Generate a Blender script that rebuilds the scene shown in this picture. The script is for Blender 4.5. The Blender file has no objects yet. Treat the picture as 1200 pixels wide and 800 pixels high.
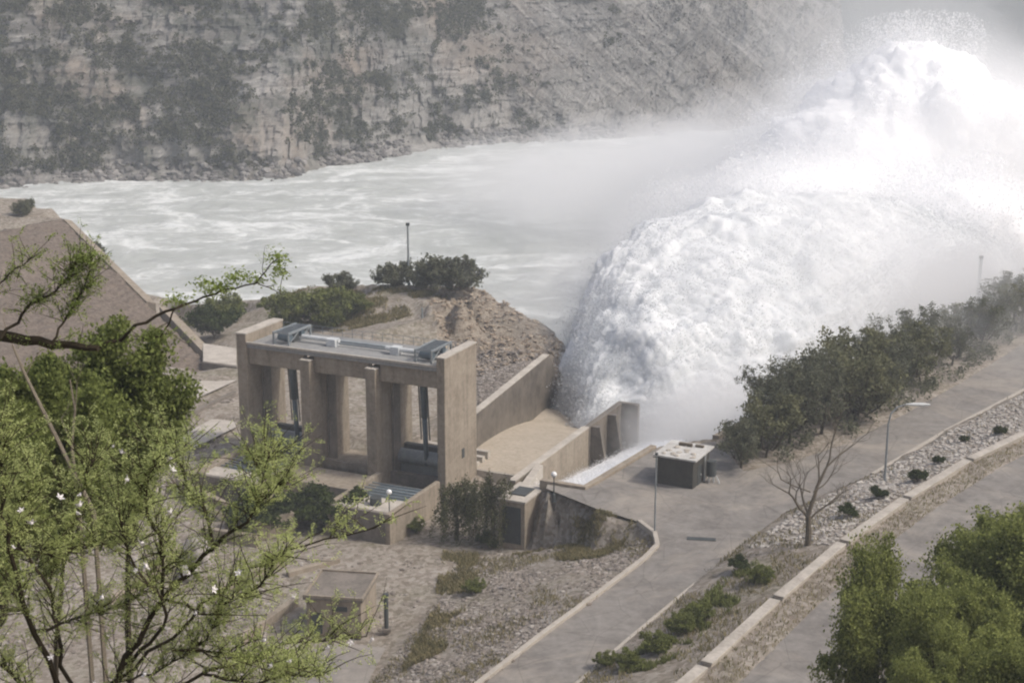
import bpy, math, random
import numpy as np
from mathutils import Vector, Matrix, geometry
random.seed(7); rng = np.random.default_rng(7)
R = math.radians
scene = bpy.context.scene
col = scene.collection

# ------------------------------------------------------------------ camera frame / survey helpers
F_PX, PITCH, CAM_H = 1800.0, R(14.5), 60.0
def ray(px, py):
    cx = (px-600)/F_PX; cy = (400-py)/F_PX
    return (cx, math.cos(PITCH)+cy*math.sin(PITCH), -math.sin(PITCH)+cy*math.cos(PITCH))
def W(px, py, z):
    a = ray(px, py); t = (z-CAM_H)/a[2]
    return Vector((a[0]*t, a[1]*t, z))
def Q(px, py, dist):                      # point at horizontal distance dist
    a = ray(px, py); t = dist/a[1]
    return Vector((a[0]*t, dist, CAM_H+a[2]*t))
TH = R(24.9)
GB = W(512, 420, 12)
def G(u, v, z):                           # gate / chute frame: u downstream, v to the right
    return Vector((GB.x+u*math.sin(TH)+v*math.cos(TH), GB.y+u*math.cos(TH)-v*math.sin(TH), z))

# ------------------------------------------------------------------ numpy gradient noise
_perm = rng.permutation(256); _perm = np.concatenate([_perm, _perm, _perm])
_g = rng.normal(size=(256, 3)); _g /= np.linalg.norm(_g, axis=1)[:, None]
def noise(x, y, z=0.0):
    x, y, z = np.broadcast_arrays(np.asarray(x, float), np.asarray(y, float), np.asarray(z, float))
    xi = np.floor(x).astype(int); yi = np.floor(y).astype(int); zi = np.floor(z).astype(int)
    xf, yf, zf = x-xi, y-yi, z-zi
    f = lambda t: t*t*t*(t*(t*6-15)+10)
    u, v, w = f(xf), f(yf), f(zf)
    def gr(i, j, k):
        h = _perm[_perm[_perm[(xi+i) & 255]+((yi+j) & 255)]+((zi+k) & 255)]
        g = _g[h]
        return g[..., 0]*(xf-i)+g[..., 1]*(yf-j)+g[..., 2]*(zf-k)
    l = lambda a, b, t: a+(b-a)*t
    return 1.5*l(l(l(gr(0,0,0), gr(1,0,0), u), l(gr(0,1,0), gr(1,1,0), u), v),
             l(l(gr(0,0,1), gr(1,0,1), u), l(gr(0,1,1), gr(1,1,1), u), v), w)
def fbm(x, y, z=0.0, o=5, gain=.5, lac=2.03):
    s = 0; a = 1.0
    for i in range(o):
        s = s+a*noise(x+13.1*i, y+7.7*i, z+3.3*i); x = x*lac; y = y*lac; z = z*lac; a *= gain
    return s
def billow(x, y, z=0.0, o=4, gain=.5):
    s = 0; a = 1.0
    for i in range(o):
        s = s+a*(np.abs(noise(x+5.1*i, y+2.7*i, z+9.3*i))*2-.5); x = x*2.1; y = y*2.1; z = z*2.1; a *= gain
    return s

# ------------------------------------------------------------------ object helpers
def tag(o, label=None, cat=None, group=None, kind=None):
    if label: o['label'] = label
    if cat: o['category'] = cat
    if group: o['group'] = group
    if kind: o['kind'] = kind
    elif cat: o['kind'] = 'thing'
    return o
def empty(name, loc=(0,0,0), rz=0.0):
    o = bpy.data.objects.new(name, None); col.objects.link(o)
    o.location = loc; o.rotation_euler = (0,0,rz); o.empty_display_size = .5
    return o
def raw_mesh(name, V, Fq, mat, smooth=False):
    me = bpy.data.meshes.new(name)
    V = np.asarray(V, np.float32); Fq = np.asarray(Fq, np.int32)
    me.vertices.add(len(V)); me.vertices.foreach_set('co', V.ravel())
    n, k = Fq.shape
    me.loops.add(n*k); me.loops.foreach_set('vertex_index', Fq.ravel())
    me.polygons.add(n); me.polygons.foreach_set('loop_start', np.arange(0, n*k, k, dtype=np.int32))
    me.polygons.foreach_set('loop_total', np.full(n, k, np.int32))
    me.polygons.foreach_set('use_smooth', np.full(n, smooth, bool))
    me.update(calc_edges=True); me.validate()
    if mat: me.materials.append(mat)
    return me
def link(name, me, parent=None):
    o = bpy.data.objects.new(name, me); col.objects.link(o)
    if parent is not None: o.parent = parent
    return o
class MB:
    def __init__(s): s.v = []; s.f = []
    def add(s, vs, fs):
        b = len(s.v); s.v += [Vector(p) for p in vs]; s.f += [tuple(i+b for i in f) for f in fs]; return s
    def hexa(s, p):                       # p: 4 bottom (ccw from above) + 4 top
        return s.add(p, [(3,2,1,0), (4,5,6,7), (0,1,5,4), (1,2,6,5), (2,3,7,6), (3,0,4,7)])
    def box(s, c, d, rz=0.0):
        m = Matrix.Rotation(rz, 3, 'Z'); c = Vector(c); x, y, z = d[0]/2, d[1]/2, d[2]/2
        return s.hexa([c+m@Vector(q) for q in ((-x,-y,-z),(x,-y,-z),(x,y,-z),(-x,y,-z),(-x,-y,z),(x,-y,z),(x,y,z),(-x,y,z))])
    def g(s, u0, u1, v0, v1, z0, z1):     # box in the gate frame
        return s.hexa([G(u0,v0,z0), G(u0,v1,z0), G(u1,v1,z0), G(u1,v0,z0), G(u0,v0,z1), G(u0,v1,z1), G(u1,v1,z1), G(u1,v0,z1)])
    def prism(s, base, top):
        n = len(base); fs = [tuple(range(n-1, -1, -1)), tuple(range(n, 2*n))]
        fs += [(i, (i+1) % n, (i+1) % n+n, i+n) for i in range(n)]
        return s.add(list(base)+list(top), fs)
    def tube(s, pts, rad, n=8):
        pts = [Vector(p) for p in pts]
        if not hasattr(rad, '__len__'): rad = [rad]*len(pts)
        vs = []; fs = []; prev = None
        for i, p in enumerate(pts):
            d = (pts[min(i+1, len(pts)-1)]-pts[max(i-1, 0)]).normalized()
            a = d.orthogonal().normalized() if prev is None else (prev-d*prev.dot(d)).normalized()
            prev = a; b = d.cross(a)
            for k in range(n):
                t = 2*math.pi*k/n; vs.append(p+(a*math.cos(t)+b*math.sin(t))*rad[i])
        for i in range(len(pts)-1):
            for k in range(n):
                fs.append((i*n+k, i*n+(k+1) % n, (i+1)*n+(k+1) % n, (i+1)*n+k))
        fs.append(tuple(range(n-1, -1, -1))); fs.append(tuple(range((len(pts)-1)*n, len(pts)*n)))
        return s.add(vs, fs)
    def ball(s, c, r, n=8, m=6):
        c = Vector(c); r = Vector(r) if hasattr(r, '__len__') else Vector((r, r, r)); vs = []; fs = []
        for i in range(m+1):
            p = math.pi*i/m
            for k in range(n):
                t = 2*math.pi*k/n; vs.append(c+Vector((r.x*math.sin(p)*math.cos(t), r.y*math.sin(p)*math.sin(t), -r.z*math.cos(p))))
        for i in range(m):
            for k in range(n): fs.append((i*n+k, i*n+(k+1) % n, (i+1)*n+(k+1) % n, (i+1)*n+k))
        return s.add(vs, fs)
    def build(s, name, mat, parent=None, smooth=False, bevel=0.0):
        me = bpy.data.meshes.new(name)
        off = parent.location if parent is not None else Vector((0,0,0))
        inv = Matrix.Rotation(-parent.rotation_euler.z, 3, 'Z') if parent is not None else Matrix.Identity(3)
        if parent is not None and parent.parent is not None: off = Vector((0,0,0)); off = parent.parent.location+off
        me.from_pydata([tuple(inv@(p-off)) for p in s.v], [], s.f); me.update()
        if mat: me.materials.append(mat)
        if smooth:
            for p in me.polygons: p.use_smooth = True
        o = link(name, me, parent)
        if bevel:
            b = o.modifiers.new('bevel', 'BEVEL'); b.width = bevel; b.segments = 1; b.limit_method = 'ANGLE'
        return o
def children(o): return [c for c in bpy.data.objects if c.parent is o]
def copy_tree(o, kids):
    c = o.copy(); col.objects.link(c)
    for k in kids:
        d = k.copy(); col.objects.link(d); d.parent = c
    return c

# ------------------------------------------------------------------ materials
def new_mat(name):
    m = bpy.data.materials.new(name); m.use_nodes = True; nt = m.node_tree; nt.nodes.clear()
    out = nt.nodes.new('ShaderNodeOutputMaterial'); return m, nt, out
class N:
    def __init__(s, nt): s.nt = nt
    def n(s, t, ins={}, **kw):
        nd = s.nt.nodes.new(t)
        for k, v in kw.items(): setattr(nd, k, v)
        for k, v in ins.items():
            if hasattr(v, 'is_output'): s.nt.links.new(v, nd.inputs[k])
            else: nd.inputs[k].default_value = v
        return nd
    def coord(s, scale=(1,1,1), world=True, rot=(0,0,0)):
        c = s.n('ShaderNodeNewGeometry').outputs['Position'] if world else s.n('ShaderNodeTexCoord').outputs['Object']
        return s.n('ShaderNodeMapping', {'Vector': c, 'Scale': scale, 'Rotation': rot}).outputs[0]
    def noise(s, co, scale, detail=6, rough=.6, dist=0.0):
        return s.n('ShaderNodeTexNoise', {'Vector': co, 'Scale': scale, 'Detail': detail, 'Roughness': rough, 'Distortion': dist}).outputs[0]
    def ramp(s, fac, stops):
        r = s.n('ShaderNodeValToRGB', {'Fac': fac}); e = r.color_ramp.elements
        while len(e) < len(stops): e.new(.5)
        for el, (p, c) in zip(e, stops):
            el.position = p; el.color = (*c, 1) if hasattr(c, '__len__') else (c, c, c, 1)
        return r.outputs[0]
    def mix(s, fac, a, b, mode='MIX'):
        m = s.nt.nodes.new('ShaderNodeMix'); m.data_type = 'RGBA'; m.blend_type = mode
        for i, v in ((0, fac), (6, a), (7, b)):
            if hasattr(v, 'is_output'): s.nt.links.new(v, m.inputs[i])
            else: m.inputs[i].default_value = v if i == 0 else (*v, 1)
        return m.outputs[2]
    def bump(s, h, strength=.5, dist=.1):
        return s.n('ShaderNodeBump', {'Height': h, 'Strength': strength, 'Distance': dist}).outputs[0]
    def bsdf(s, colr, rough=.9, nrm=None, spec=.2, metal=0.0, **kw):
        ins = {'Roughness': rough, 'Specular IOR Level': spec, 'Metallic': metal}
        if hasattr(colr, 'is_output'): ins['Base Color'] = colr
        else: ins['Base Color'] = (*colr, 1)
        if nrm is not None: ins['Normal'] = nrm
        ins.update(kw)
        return s.n('ShaderNodeBsdfPrincipled', ins).outputs[0]
def simple(name, c1, c2, scale=1.0, rough=.9, bump=.3, bd=.05, stain=0.0, metal=0.0, spec=.2, fine=True):
    m, nt, out = new_mat(name); k = N(nt); co = k.coord()
    f = k.noise(co, scale, 8, .65)
    c = k.ramp(f, [(.3, c1), (.7, c2)])
    if stain:
        st = k.noise(k.coord((1.3, 1.3, .09)), 1.0, 6, .72)
        c = k.mix(k.ramp(st, [(.45, 0.0), (.75, stain)]), c, tuple(x*.42 for x in c1))
    if name.startswith('concrete'):
        sp = k.n('ShaderNodeSeparateXYZ', {0: k.n('ShaderNodeNewGeometry').outputs['Position']})
        fr = k.n('ShaderNodeMath', {0: k.n('ShaderNodeMath', {0: sp.outputs[2], 1: .45}, operation='MULTIPLY').outputs[0]}, operation='FRACT').outputs[0]
        c = k.mix(k.ramp(fr, [(.0, .4), (.04, 0.0)]), c, tuple(x*.5 for x in c1))
        pt = k.noise(k.coord((.5,.5,.45)), 1.0, 3, .5); c = k.mix(k.ramp(pt, [(.5, 0.0), (.56, .25)]), c, tuple(x*1.25 for x in c2))
    h = k.noise(co, scale*6, 6, .7)
    if fine: c = k.mix(.35, c, k.ramp(h, [(.3, tuple(x*.6 for x in c1)), (.7, tuple(min(1, x*1.3) for x in c2))]))
    nt.links.new(k.bsdf(c, rough, k.bump(h, bump, bd), spec, metal), out.inputs[0])
    return m
def leaf_mat(name, c1, c2, trans=.25):
    m, nt, out = new_mat(name); k = N(nt)
    rnd = k.n('ShaderNodeNewGeometry').outputs['Random Per Island']
    big = k.noise(k.coord(), .35, 2, .5)
    f = k.n('ShaderNodeMath', {0: rnd, 1: big}, operation='ADD').outputs[0]
    c = k.ramp(f, [(.45, c1), (1.15 if False else 1.0, c2)])
    d = k.n('ShaderNodeBsdfDiffuse', {'Color': c}).outputs[0]
    t = k.n('ShaderNodeBsdfTranslucent', {'Color': c}).outputs[0]
    nt.links.new(k.n('ShaderNodeMixShader', {0: trans, 1: d, 2: t}).outputs[0], out.inputs[0])
    return m

M = {}
M['concrete'] = simple('concrete', (.24,.20,.153), (.355,.305,.242), .35, stain=.9)
M['concrete_pale'] = simple('concrete_pale', (.38,.34,.29), (.52,.48,.42), .5, stain=.2)
M['concrete_wet'] = simple('concrete_wet', (.06,.052,.043), (.20,.172,.14), .14, rough=.5, stain=.7, spec=.4)
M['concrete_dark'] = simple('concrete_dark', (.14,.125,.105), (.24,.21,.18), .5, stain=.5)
M['deck_grey'] = simple('deck_grey', (.22,.22,.215), (.33,.33,.32), .8, stain=.3)
M['steel'] = simple('steel', (.20,.22,.23), (.34,.37,.38), 1.2, rough=.55, metal=.3, bump=.1)
M['steel_dark'] = simple('steel_dark', (.05,.055,.055), (.10,.11,.11), 1.2, rough=.6, metal=.2, bump=.1)
M['steel_blue'] = simple('steel_blue', (.10,.14,.17), (.2,.25,.28), 1.2, rough=.5, metal=.3, bump=.1)
M['steel_pale'] = simple('steel_pale', (.5,.52,.52), (.68,.7,.7), 1.2, rough=.5, bump=.1)
M['white_paint'] = simple('white_paint', (.62,.6,.54), (.78,.76,.70), 1.0)
M['lamp_glass'] = simple('lamp_glass', (.8,.8,.78), (.9,.9,.88), 1.0, rough=.3)
M['kerb'] = simple('kerb', (.34,.30,.25), (.48,.44,.385), 1.0)
M['stone'] = simple('stone', (.25,.225,.20), (.50,.46,.43), .9, bump=.6)
M['bark'] = simple('bark', (.09,.075,.055), (.16,.135,.10), 3, bump=.6)
M['bark_dark'] = simple('bark_dark', (.035,.028,.018), (.07,.055,.035), 3, bump=.6)
M['bark_pale'] = simple('bark_pale', (.20,.17,.13), (.30,.26,.20), 3, bump=.4)
M['leaf_far'] = leaf_mat('leaf_far', (.065,.072,.048), (.17,.175,.115), .3)
M['leaf_far2'] = leaf_mat('leaf_far2', (.08,.085,.045), (.20,.20,.11), .3)
M['leaf_mid'] = leaf_mat('leaf_mid', (.035,.05,.016), (.13,.16,.05), .25)
M['leaf_near'] = leaf_mat('leaf_near', (.08,.10,.03), (.30,.33,.11), .4)
M['leaf_deep'] = leaf_mat('leaf_deep', (.06,.08,.025), (.24,.28,.09), .4)
M['leaf_bank'] = leaf_mat('leaf_bank', (.06,.075,.02), (.20,.22,.07), .3)
M['leaf_dark'] = leaf_mat('leaf_dark', (.020,.030,.010), (.07,.09,.028), .2)
M['leaf_bright'] = leaf_mat('leaf_bright', (.24,.29,.10), (.55,.60,.26), .55)
M['leaf_lime'] = leaf_mat('leaf_lime', (.11,.15,.035), (.31,.38,.12), .4)
M['leaf_weep'] = leaf_mat('leaf_weep', (.04,.045,.022), (.12,.125,.06), .3)
M['grass'] = leaf_mat('grass', (.11,.11,.05), (.30,.26,.14), .3)
M['petal'] = simple('petal', (.72,.68,.66), (.85,.8,.8), 5)

# paving / asphalt
m, nt, out = new_mat('asphalt'); k = N(nt); co = k.coord()
a = k.ramp(k.noise(co, .12, 6, .65, 1.0), [(.3, (.18,.165,.15)), (.7, (.29,.27,.245))])
b = k.ramp(k.noise(co, .9, 6, .7), [(.35, .75), (.7, 1.1)])
c = k.mix(1.0, a, b, 'MULTIPLY')
c = k.mix(k.ramp(k.noise(k.coord((.35,1,1), rot=(0,0,R(-35))), .5, 5, .7), [(.55, 0.0), (.75, .35)]), c, (.14,.125,.11))
c = k.mix(k.ramp(k.noise(co, .07, 8, .75, 1.5), [(.48, 0.0), (.66, .7)]), c, (.36,.32,.27))
vc = k.n('ShaderNodeTexVoronoi', {'Vector': k.coord(), 'Scale': .22}, feature='DISTANCE_TO_EDGE').outputs[0]
c = k.mix(k.ramp(vc, [(.0, .45), (.012, 0.0)]), c, (.09,.08,.07))
h = k.noise(co, 12, 3, .7)
nt.links.new(k.bsdf(c, .9, k.bump(h, .3, .02)), out.inputs[0]); M['asphalt'] = m

# terrain: dirt, gravel, dry grass
m, nt, out = new_mat('earth'); k = N(nt); co = k.coord()
c = k.ramp(k.noise(co, .06, 8, .65, .6), [(.3, (.21,.17,.13)), (.5, (.31,.27,.22)), (.7, (.36,.32,.28))])
c = k.mix(k.ramp(k.noise(co, .35, 7, .7), [(.45, 0.0), (.62, .8)]), c, (.15,.13,.09))
c = k.mix(k.ramp(k.noise(co, .11, 7, .7, .8), [(.52, 0.0), (.66, .75)]), c, (.16,.155,.075))
vor = k.n('ShaderNodeTexVoronoi', {'Vector': co, 'Scale': 2.2}).outputs['Color']
bw = k.n('ShaderNodeRGBToBW', {0: vor}).outputs[0]
c = k.mix(.55, c, k.ramp(bw, [(.2, (.18,.15,.12)), (.8, (.44,.40,.35))]))
h = k.noise(co, 2.5, 8, .75)
nt.links.new(k.bsdf(c, .95, k.bump(h, .8, .25), .1), out.inputs[0]); M['earth'] = m

# rocky mound
m, nt, out = new_mat('rock_tan'); k = N(nt); co = k.coord((1,1,2))
c = k.ramp(k.noise(co, .22, 9, .72, 1.2), [(.3, (.10,.075,.055)), (.48, (.33,.28,.22)), (.7, (.58,.52,.43))])
h = k.noise(co, .9, 9, .75)
c = k.mix(.5, c, k.ramp(h, [(.35, (.13,.10,.08)), (.6, (.50,.44,.36))]))
nt.links.new(k.bsdf(c, .95, k.bump(h, 1.0, .6), .1), out.inputs[0]); M['rock_tan'] = m

# stone pitching slab
m, nt, out = new_mat('stone_pitching'); k = N(nt); co = k.coord()
c = k.ramp(k.noise(co, .15, 7, .65), [(.3, (.22,.175,.135)), (.7, (.36,.295,.235))])
w = k.n('ShaderNodeTexWave', {'Vector': k.coord((0,0,1)), 'Scale': .5, 'Distortion': 3.0, 'Detail': 4.0, 'Detail Scale': .6}).outputs[1]
c = k.mix(k.ramp(w, [(.0, .8), (.3, 0.0)]), c, (.09,.07,.055))
h = k.noise(co, 1.6, 8, .75)
c = k.mix(.55, c, k.ramp(h, [(.36, (.09,.07,.055)), (.62, (.34,.285,.235))]))
nt.links.new(k.bsdf(c, .95, k.bump(h, 1.0, .3), .1), out.inputs[0]); M['pitching'] = m

# far cliff
m, nt, out = new_mat('cliff_rock'); k = N(nt); co = k.coord()
pos = k.n('ShaderNodeSeparateXYZ', {0: k.n('ShaderNodeNewGeometry').outputs['Position']})
c = k.ramp(k.noise(co, .035, 9, .7, .7), [(.3, (.12,.115,.105)), (.5, (.205,.195,.18)), (.72, (.34,.32,.295))])
s1 = k.noise(k.coord((.25,.25,2.2)), .12, 8, .72, .8)          # level beds
cr_ = k.coord(rot=(0,R(-42),0)); s2 = k.noise(k.n('ShaderNodeMapping', {'Vector': cr_, 'Scale': (.22,.22,1.9)}).outputs[0], .12, 8, .75, 1.2)        # folded beds
mx = k.n('ShaderNodeMapRange', {0: pos.outputs[0], 1: -25.0, 2: 5.0}).outputs[0]
st = k.mix(mx, s1, s2)
c = k.mix(.72, c, k.ramp(st, [(.36, (.10,.095,.085)), (.5, (.22,.213,.198)), (.62, (.43,.415,.39))]))
warm0 = k.ramp(k.noise(co, .02, 5, .6), [(.47, 0.0), (.62, .6)])
left = k.n('ShaderNodeMapRange', {0: pos.outputs[0], 1: -10.0, 2: -60.0}).outputs[0]
veg = k.ramp(k.noise(co, .06, 9, .78, .4), [(.48, 0.0), (.58, .7)])
veg2 = k.n('ShaderNodeMath', {0: veg, 1: left}, operation='MULTIPLY').outputs[0]
warm = k.n('ShaderNodeMath', {0: warm0, 1: k.n('ShaderNodeMapRange', {0: pos.outputs[0], 1: 40.0, 2: -40.0, 3: .15, 4: .8}).outputs[0]}, operation='MULTIPLY').outputs[0]
c = k.mix(warm, c, (.34,.26,.19))
c = k.mix(veg2, c, (.075,.085,.065))
hh = k.n('ShaderNodeMath', {0: k.n('ShaderNodeRGBToBW', {0: st}).outputs[0], 1: k.noise(co, .5, 9, .75)}, operation='ADD').outputs[0]
hg = k.n('ShaderNodeMapRange', {0: pos.outputs[2], 1: 12.0, 2: -14.0}).outputs[0]; sc_ = k.n('ShaderNodeMath', {0: k.ramp(k.noise(k.coord((1,1,.35)), .035, 7, .7, .5), [(.46, 0.0), (.58, .8)]), 1: hg}, operation='MULTIPLY').outputs[0]
c = k.mix(sc_, c, (.40,.38,.35))
nt.links.new(k.bsdf(c, .95, k.bump(hh, .8, 1.6), .05), out.inputs[0]); M['cliff'] = m

m, nt, out = new_mat('far_forest'); k = N(nt); co = k.coord()
c = k.ramp(k.noise(co, .03, 9, .7), [(.35, (.02,.034,.032)), (.7, (.06,.078,.066))])
nt.links.new(k.bsdf(c, .95, k.bump(k.noise(co, .08, 6, .7), 1.0, 8.0), .05), out.inputs[0]); M['far_forest'] = m

# river water, full of foam and silt
m, nt, out = new_mat('river_water'); k = N(nt)
co = k.coord((1, 1.6, 1), rot=(0,0,R(18)))
f1 = k.noise(co, .028, 9, .68, 1.5); f2 = k.noise(co, .18, 8, .72, 1.0)
fs = k.n('ShaderNodeMath', {0: f1, 1: k.n('ShaderNodeMath', {0: f2, 1: .55}, operation='MULTIPLY').outputs[0]}, operation='ADD').outputs[0]
c = k.ramp(fs, [(.55, (.38,.40,.375)), (.76, (.46,.48,.46)), (.90, (.72,.74,.72))])
nt.links.new(k.bsdf(c, .6, k.bump(f2, .6, .5), .3), out.inputs[0]); M['river'] = m

m, nt, out = new_mat('foam'); k = N(nt); co = k.coord()
h = k.noise(co, .35, 9, .7, .5)
c = k.ramp(h, [(.3, (.60,.625,.635)), (.62, (.74,.755,.76))])
nt.links.new(k.bsdf(c, .8, k.bump(h, .25, .5), .1, **{'Subsurface Weight': .8, 'Subsurface Radius': (1.0,1.0,1.0), 'Subsurface Scale': 1.6}), out.inputs[0]); M['foam'] = m
m, nt, out = new_mat('cloud_white'); k = N(nt)
nt.links.new(k.bsdf((.95,.955,.96), 1.0, None, .0, **{'Subsurface Weight': .9, 'Subsurface Radius': (4.0,4.0,4.0), 'Subsurface Scale': 2.0}), out.inputs[0]); M['cloud'] = m
m, nt, out = new_mat('water_drops'); k = N(nt)
d_ = k.n('ShaderNodeBsdfDiffuse', {'Color': (.985,.985,.985,1)}).outputs[0]; t_ = k.n('ShaderNodeBsdfTranslucent', {'Color': (.985,.985,.985,1)}).outputs[0]
nt.links.new(k.n('ShaderNodeMixShader', {0: .5, 1: d_, 2: t_}).outputs[0], out.inputs[0]); M['drops'] = m
m, nt, out = new_mat('jet_drops'); k = N(nt); rn = k.n('ShaderNodeNewGeometry').outputs['Random Per Island']
c = k.ramp(rn, [(0, (.68,.70,.71)), (1, (.79,.80,.81))])
nt.links.new(k.n('ShaderNodeMixShader', {0: .4, 1: k.n('ShaderNodeBsdfDiffuse', {'Color': c}).outputs[0], 2: k.n('ShaderNodeBsdfTranslucent', {'Color': c}).outputs[0]}).outputs[0], out.inputs[0]); M['jet_drops'] = m

# ------------------------------------------------------------------ terrain
ctl = []
def line(pts, step=4.0):
    P = [Vector(p) for p in pts]
    for a, b in zip(P, P[1:]):
        n = max(1, int((b-a).length/step))
        for i in range(n): ctl.append(a.lerp(b, i/n))
    ctl.append(P[-1])
def pxl(pts, z=None): return [W(p[0], p[1], p[2] if len(p) > 2 else z) for p in pts]
def cx(v, x): return v+Vector((x, 0, 0))
PARA = pxl([(700,885),(800,802),(820,782),(905,704),(983,638),(1057,586),(1131,541),(1200,508),(1300,458)], 4)
KERB_R = pxl([(585,885),(672,802),(740,744),(815,682),(862,644),(920,600),(1020,556),(1110,503),(1200,456),(1320,396)], 0)
KERB_L = pxl([(470,885),(565,802),(640,744),(700,700),(758,656),(773,640),(770,626),(752,612)], 0)
ROAD_UP = pxl([(872,552),(930,540),(990,520),(1060,485),(1130,446),(1200,402),(1320,330)], 0)
BANK = pxl([(636,563),(684,571),(762,524),(835,514),(880,490),(930,464),(1000,430),(1060,400),(1120,372),(1200,330),(1330,265)], 0)
YARD_R = pxl([(330,885,-6),(430,805,-6),(470,762,-6),(505,715,-6),(535,665,-6.5),(545,640,-7),(575,632,-7),(622,641,-6.6)])
line(PARA); line([p+Vector((1.1,-.8,0)) for p in PARA])
UP_R = [Vector((p.x+9.5+i*.5, p.y-3.5-i*.5, 4)) for i, p in enumerate(PARA)]
line(UP_R); line(KERB_R); line(KERB_L); line(ROAD_UP); line(YARD_R)
line([p.lerp(q, .5)+Vector((0,0,.3)) for p, q in zip(PARA, KERB_R)])
line(BANK, 3); line([p+Vector((-.5,1.2,-16)) for p in BANK], 3)
# plaza
line(pxl([(640,580),(700,600),(752,612)], 0)); line(pxl([(700,585),(800,600),(850,570)], 0)); line(pxl([(642,572,-.2),(668,585,-.2),(700,600,-.2),(740,612,-.2)])); line(pxl([(640,642,-6.3),(660,636,-5.4),(700,645,-3.2)]))
line(pxl([(790,640),(840,610),(900,580)], 0))
# yard
line(pxl([(448,640),(480,650),(500,640),(400,650),(330,660),(280,720),(340,790),(400,760),(450,740),(480,700)], -6.5))
line(pxl([(0,700),(100,680),(200,640),(60,600),(150,590),(250,620)], -6.5), 8)
line([G(-13,-8,-7), G(-13,0,-7), G(-2,2,-7), G(-2,8,-7)], 3)
line([G(-15,-31,-7), G(-15,-20,-7), G(-9,-16,-7), G(-10,-8,-7)], 3)
line([G(0,-30,-5.5), G(9,-30,-5), G(9,0,-5), G(0,2,-6.5), G(9,3,-6)], 3)
line([G(10,-10,-4.6), G(18,-6,-4.6), G(16,6,-5.5), G(3,7,-6.2)], 3)
pass; line([G(-1,9,-7), G(6,8.8,-7)], 2)
# terraces left behind gate
line(pxl([(60,560),(120,530),(180,500),(275,465)], -4)); line(pxl([(180,510),(230,530),(200,540),(100,570)], -5))
line(pxl([(215,440),(275,440),(275,410),(300,400),(345,395)], -3)); line(pxl([(262,400),(330,385),(380,370)], -3.5))
# mound behind gate
line([G(12,-30,-3.5), G(12,-18,-3.2), G(14,-10,-3)], 4)
line(pxl([(400,385,-2),(440,380,-1.2),(490,378,-1),(500,365,1)]))
line(pxl([(330,345,-3),(370,336,0),(400,333,.5),(450,333,1),(510,334,1.6),(552,338,2.5)]), 3)
line(pxl([(420,355,.5),(460,352,1),(505,352,2),(540,350,3.4)]), 3)
line(pxl([(552,346,3.6),(590,352,2),(620,366,-.5),(650,388,-3.5),(655,404,-2)]), 2.5)
line([W(px,py,z)+Vector((1.5,9,dz)) for px,py,z,dz in ((330,345,-3,-13),(370,336,0,-16),(450,333,1,-17),(510,334,1.6,-18),(560,338,3,-19),(600,352,1.5,-18),(640,375,-2,-14),(668,395,-4,-14))], 4)
line(pxl([(503,372,1.2),(530,372,-.5),(570,385,-1.5),(600,405,-2),(645,409,-1.2)]), 2.5)
line(pxl([(525,395,-2.5),(570,430,-3.3),(590,440,-2)]), 3)
line([G(20,-6,-2.0), G(30,-6.5,-1.4), G(40,-7.5,-1.2), G(50,-8.5,-1.2)], 3)
line([G(18,-12,-3.8), G(30,-14,-3.4), G(38,-15,-3)], 4)
# river margin behind the left shrubs
line(pxl([(150,340,-12),(190,352,-10),(240,360,-8),(290,352,-6)]), 5); line(pxl([(150,318,-17),(230,330,-17),(300,330,-17)]), 6)
line(pxl([(210,385,-8),(260,378,-6)]), 4); line(pxl([(190,372,-8),(225,395,-6),(248,410,-4.5)]), 4)
# under the stone embankment on the left
line([W(-100,270,7.4), W(74,259,7.4)], 6); line([W(74,259,7.4), W(185,368,-2.0), W(245,428,-4.6)], 5)
line([W(74,259,7.4)+Vector((9,14,-22)), W(185,368,-2)+Vector((9,14,-15))], 6)
CR = [W(-250,205,9.5), W(-20,224,9.5), W(40,234,8.8), W(70,248,8)]; line(CR, 4); line([p+Vector((3,14,-26)) for p in CR], 5)
line([W(-200,245,8.5), W(0,243,8.6), W(50,250,8)], 6)
line([W(-200,270,8), W(-200,520,-3), W(-150,700,-6)], 8)
line([W(-200,600,-5), W(0,585,-5), W(60,566,-4.6)], 6)
# river bed, channels and far fields
for x in range(-420, 700, 40):
    for y in range(330, 1100, 60): ctl.append(Vector((x+rng.uniform(-4,4), y+rng.uniform(-4,4), -20)))
for x in (10, 30, 50): ctl.append(Vector((x, 245+x*.6, -18)))
for x, y in ((15,215),(30,205),(24,190),(45,225),(60,250),(20,250),(0,280),(-40,310),(-90,330),(-140,360),(110,290),(150,330),(200,360)): ctl.append(Vector((x, y, -17)))
ctl += [G(15,12,-16), G(25,12,-16), G(35,12,-16), G(8,12.5,-12)]
ctl += [Vector((140,230,0)), Vector((190,270,0)), Vector((260,300,0)), Vector((420,320,0)), Vector((260,330,-18)), Vector((420,350,-18))]
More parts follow.
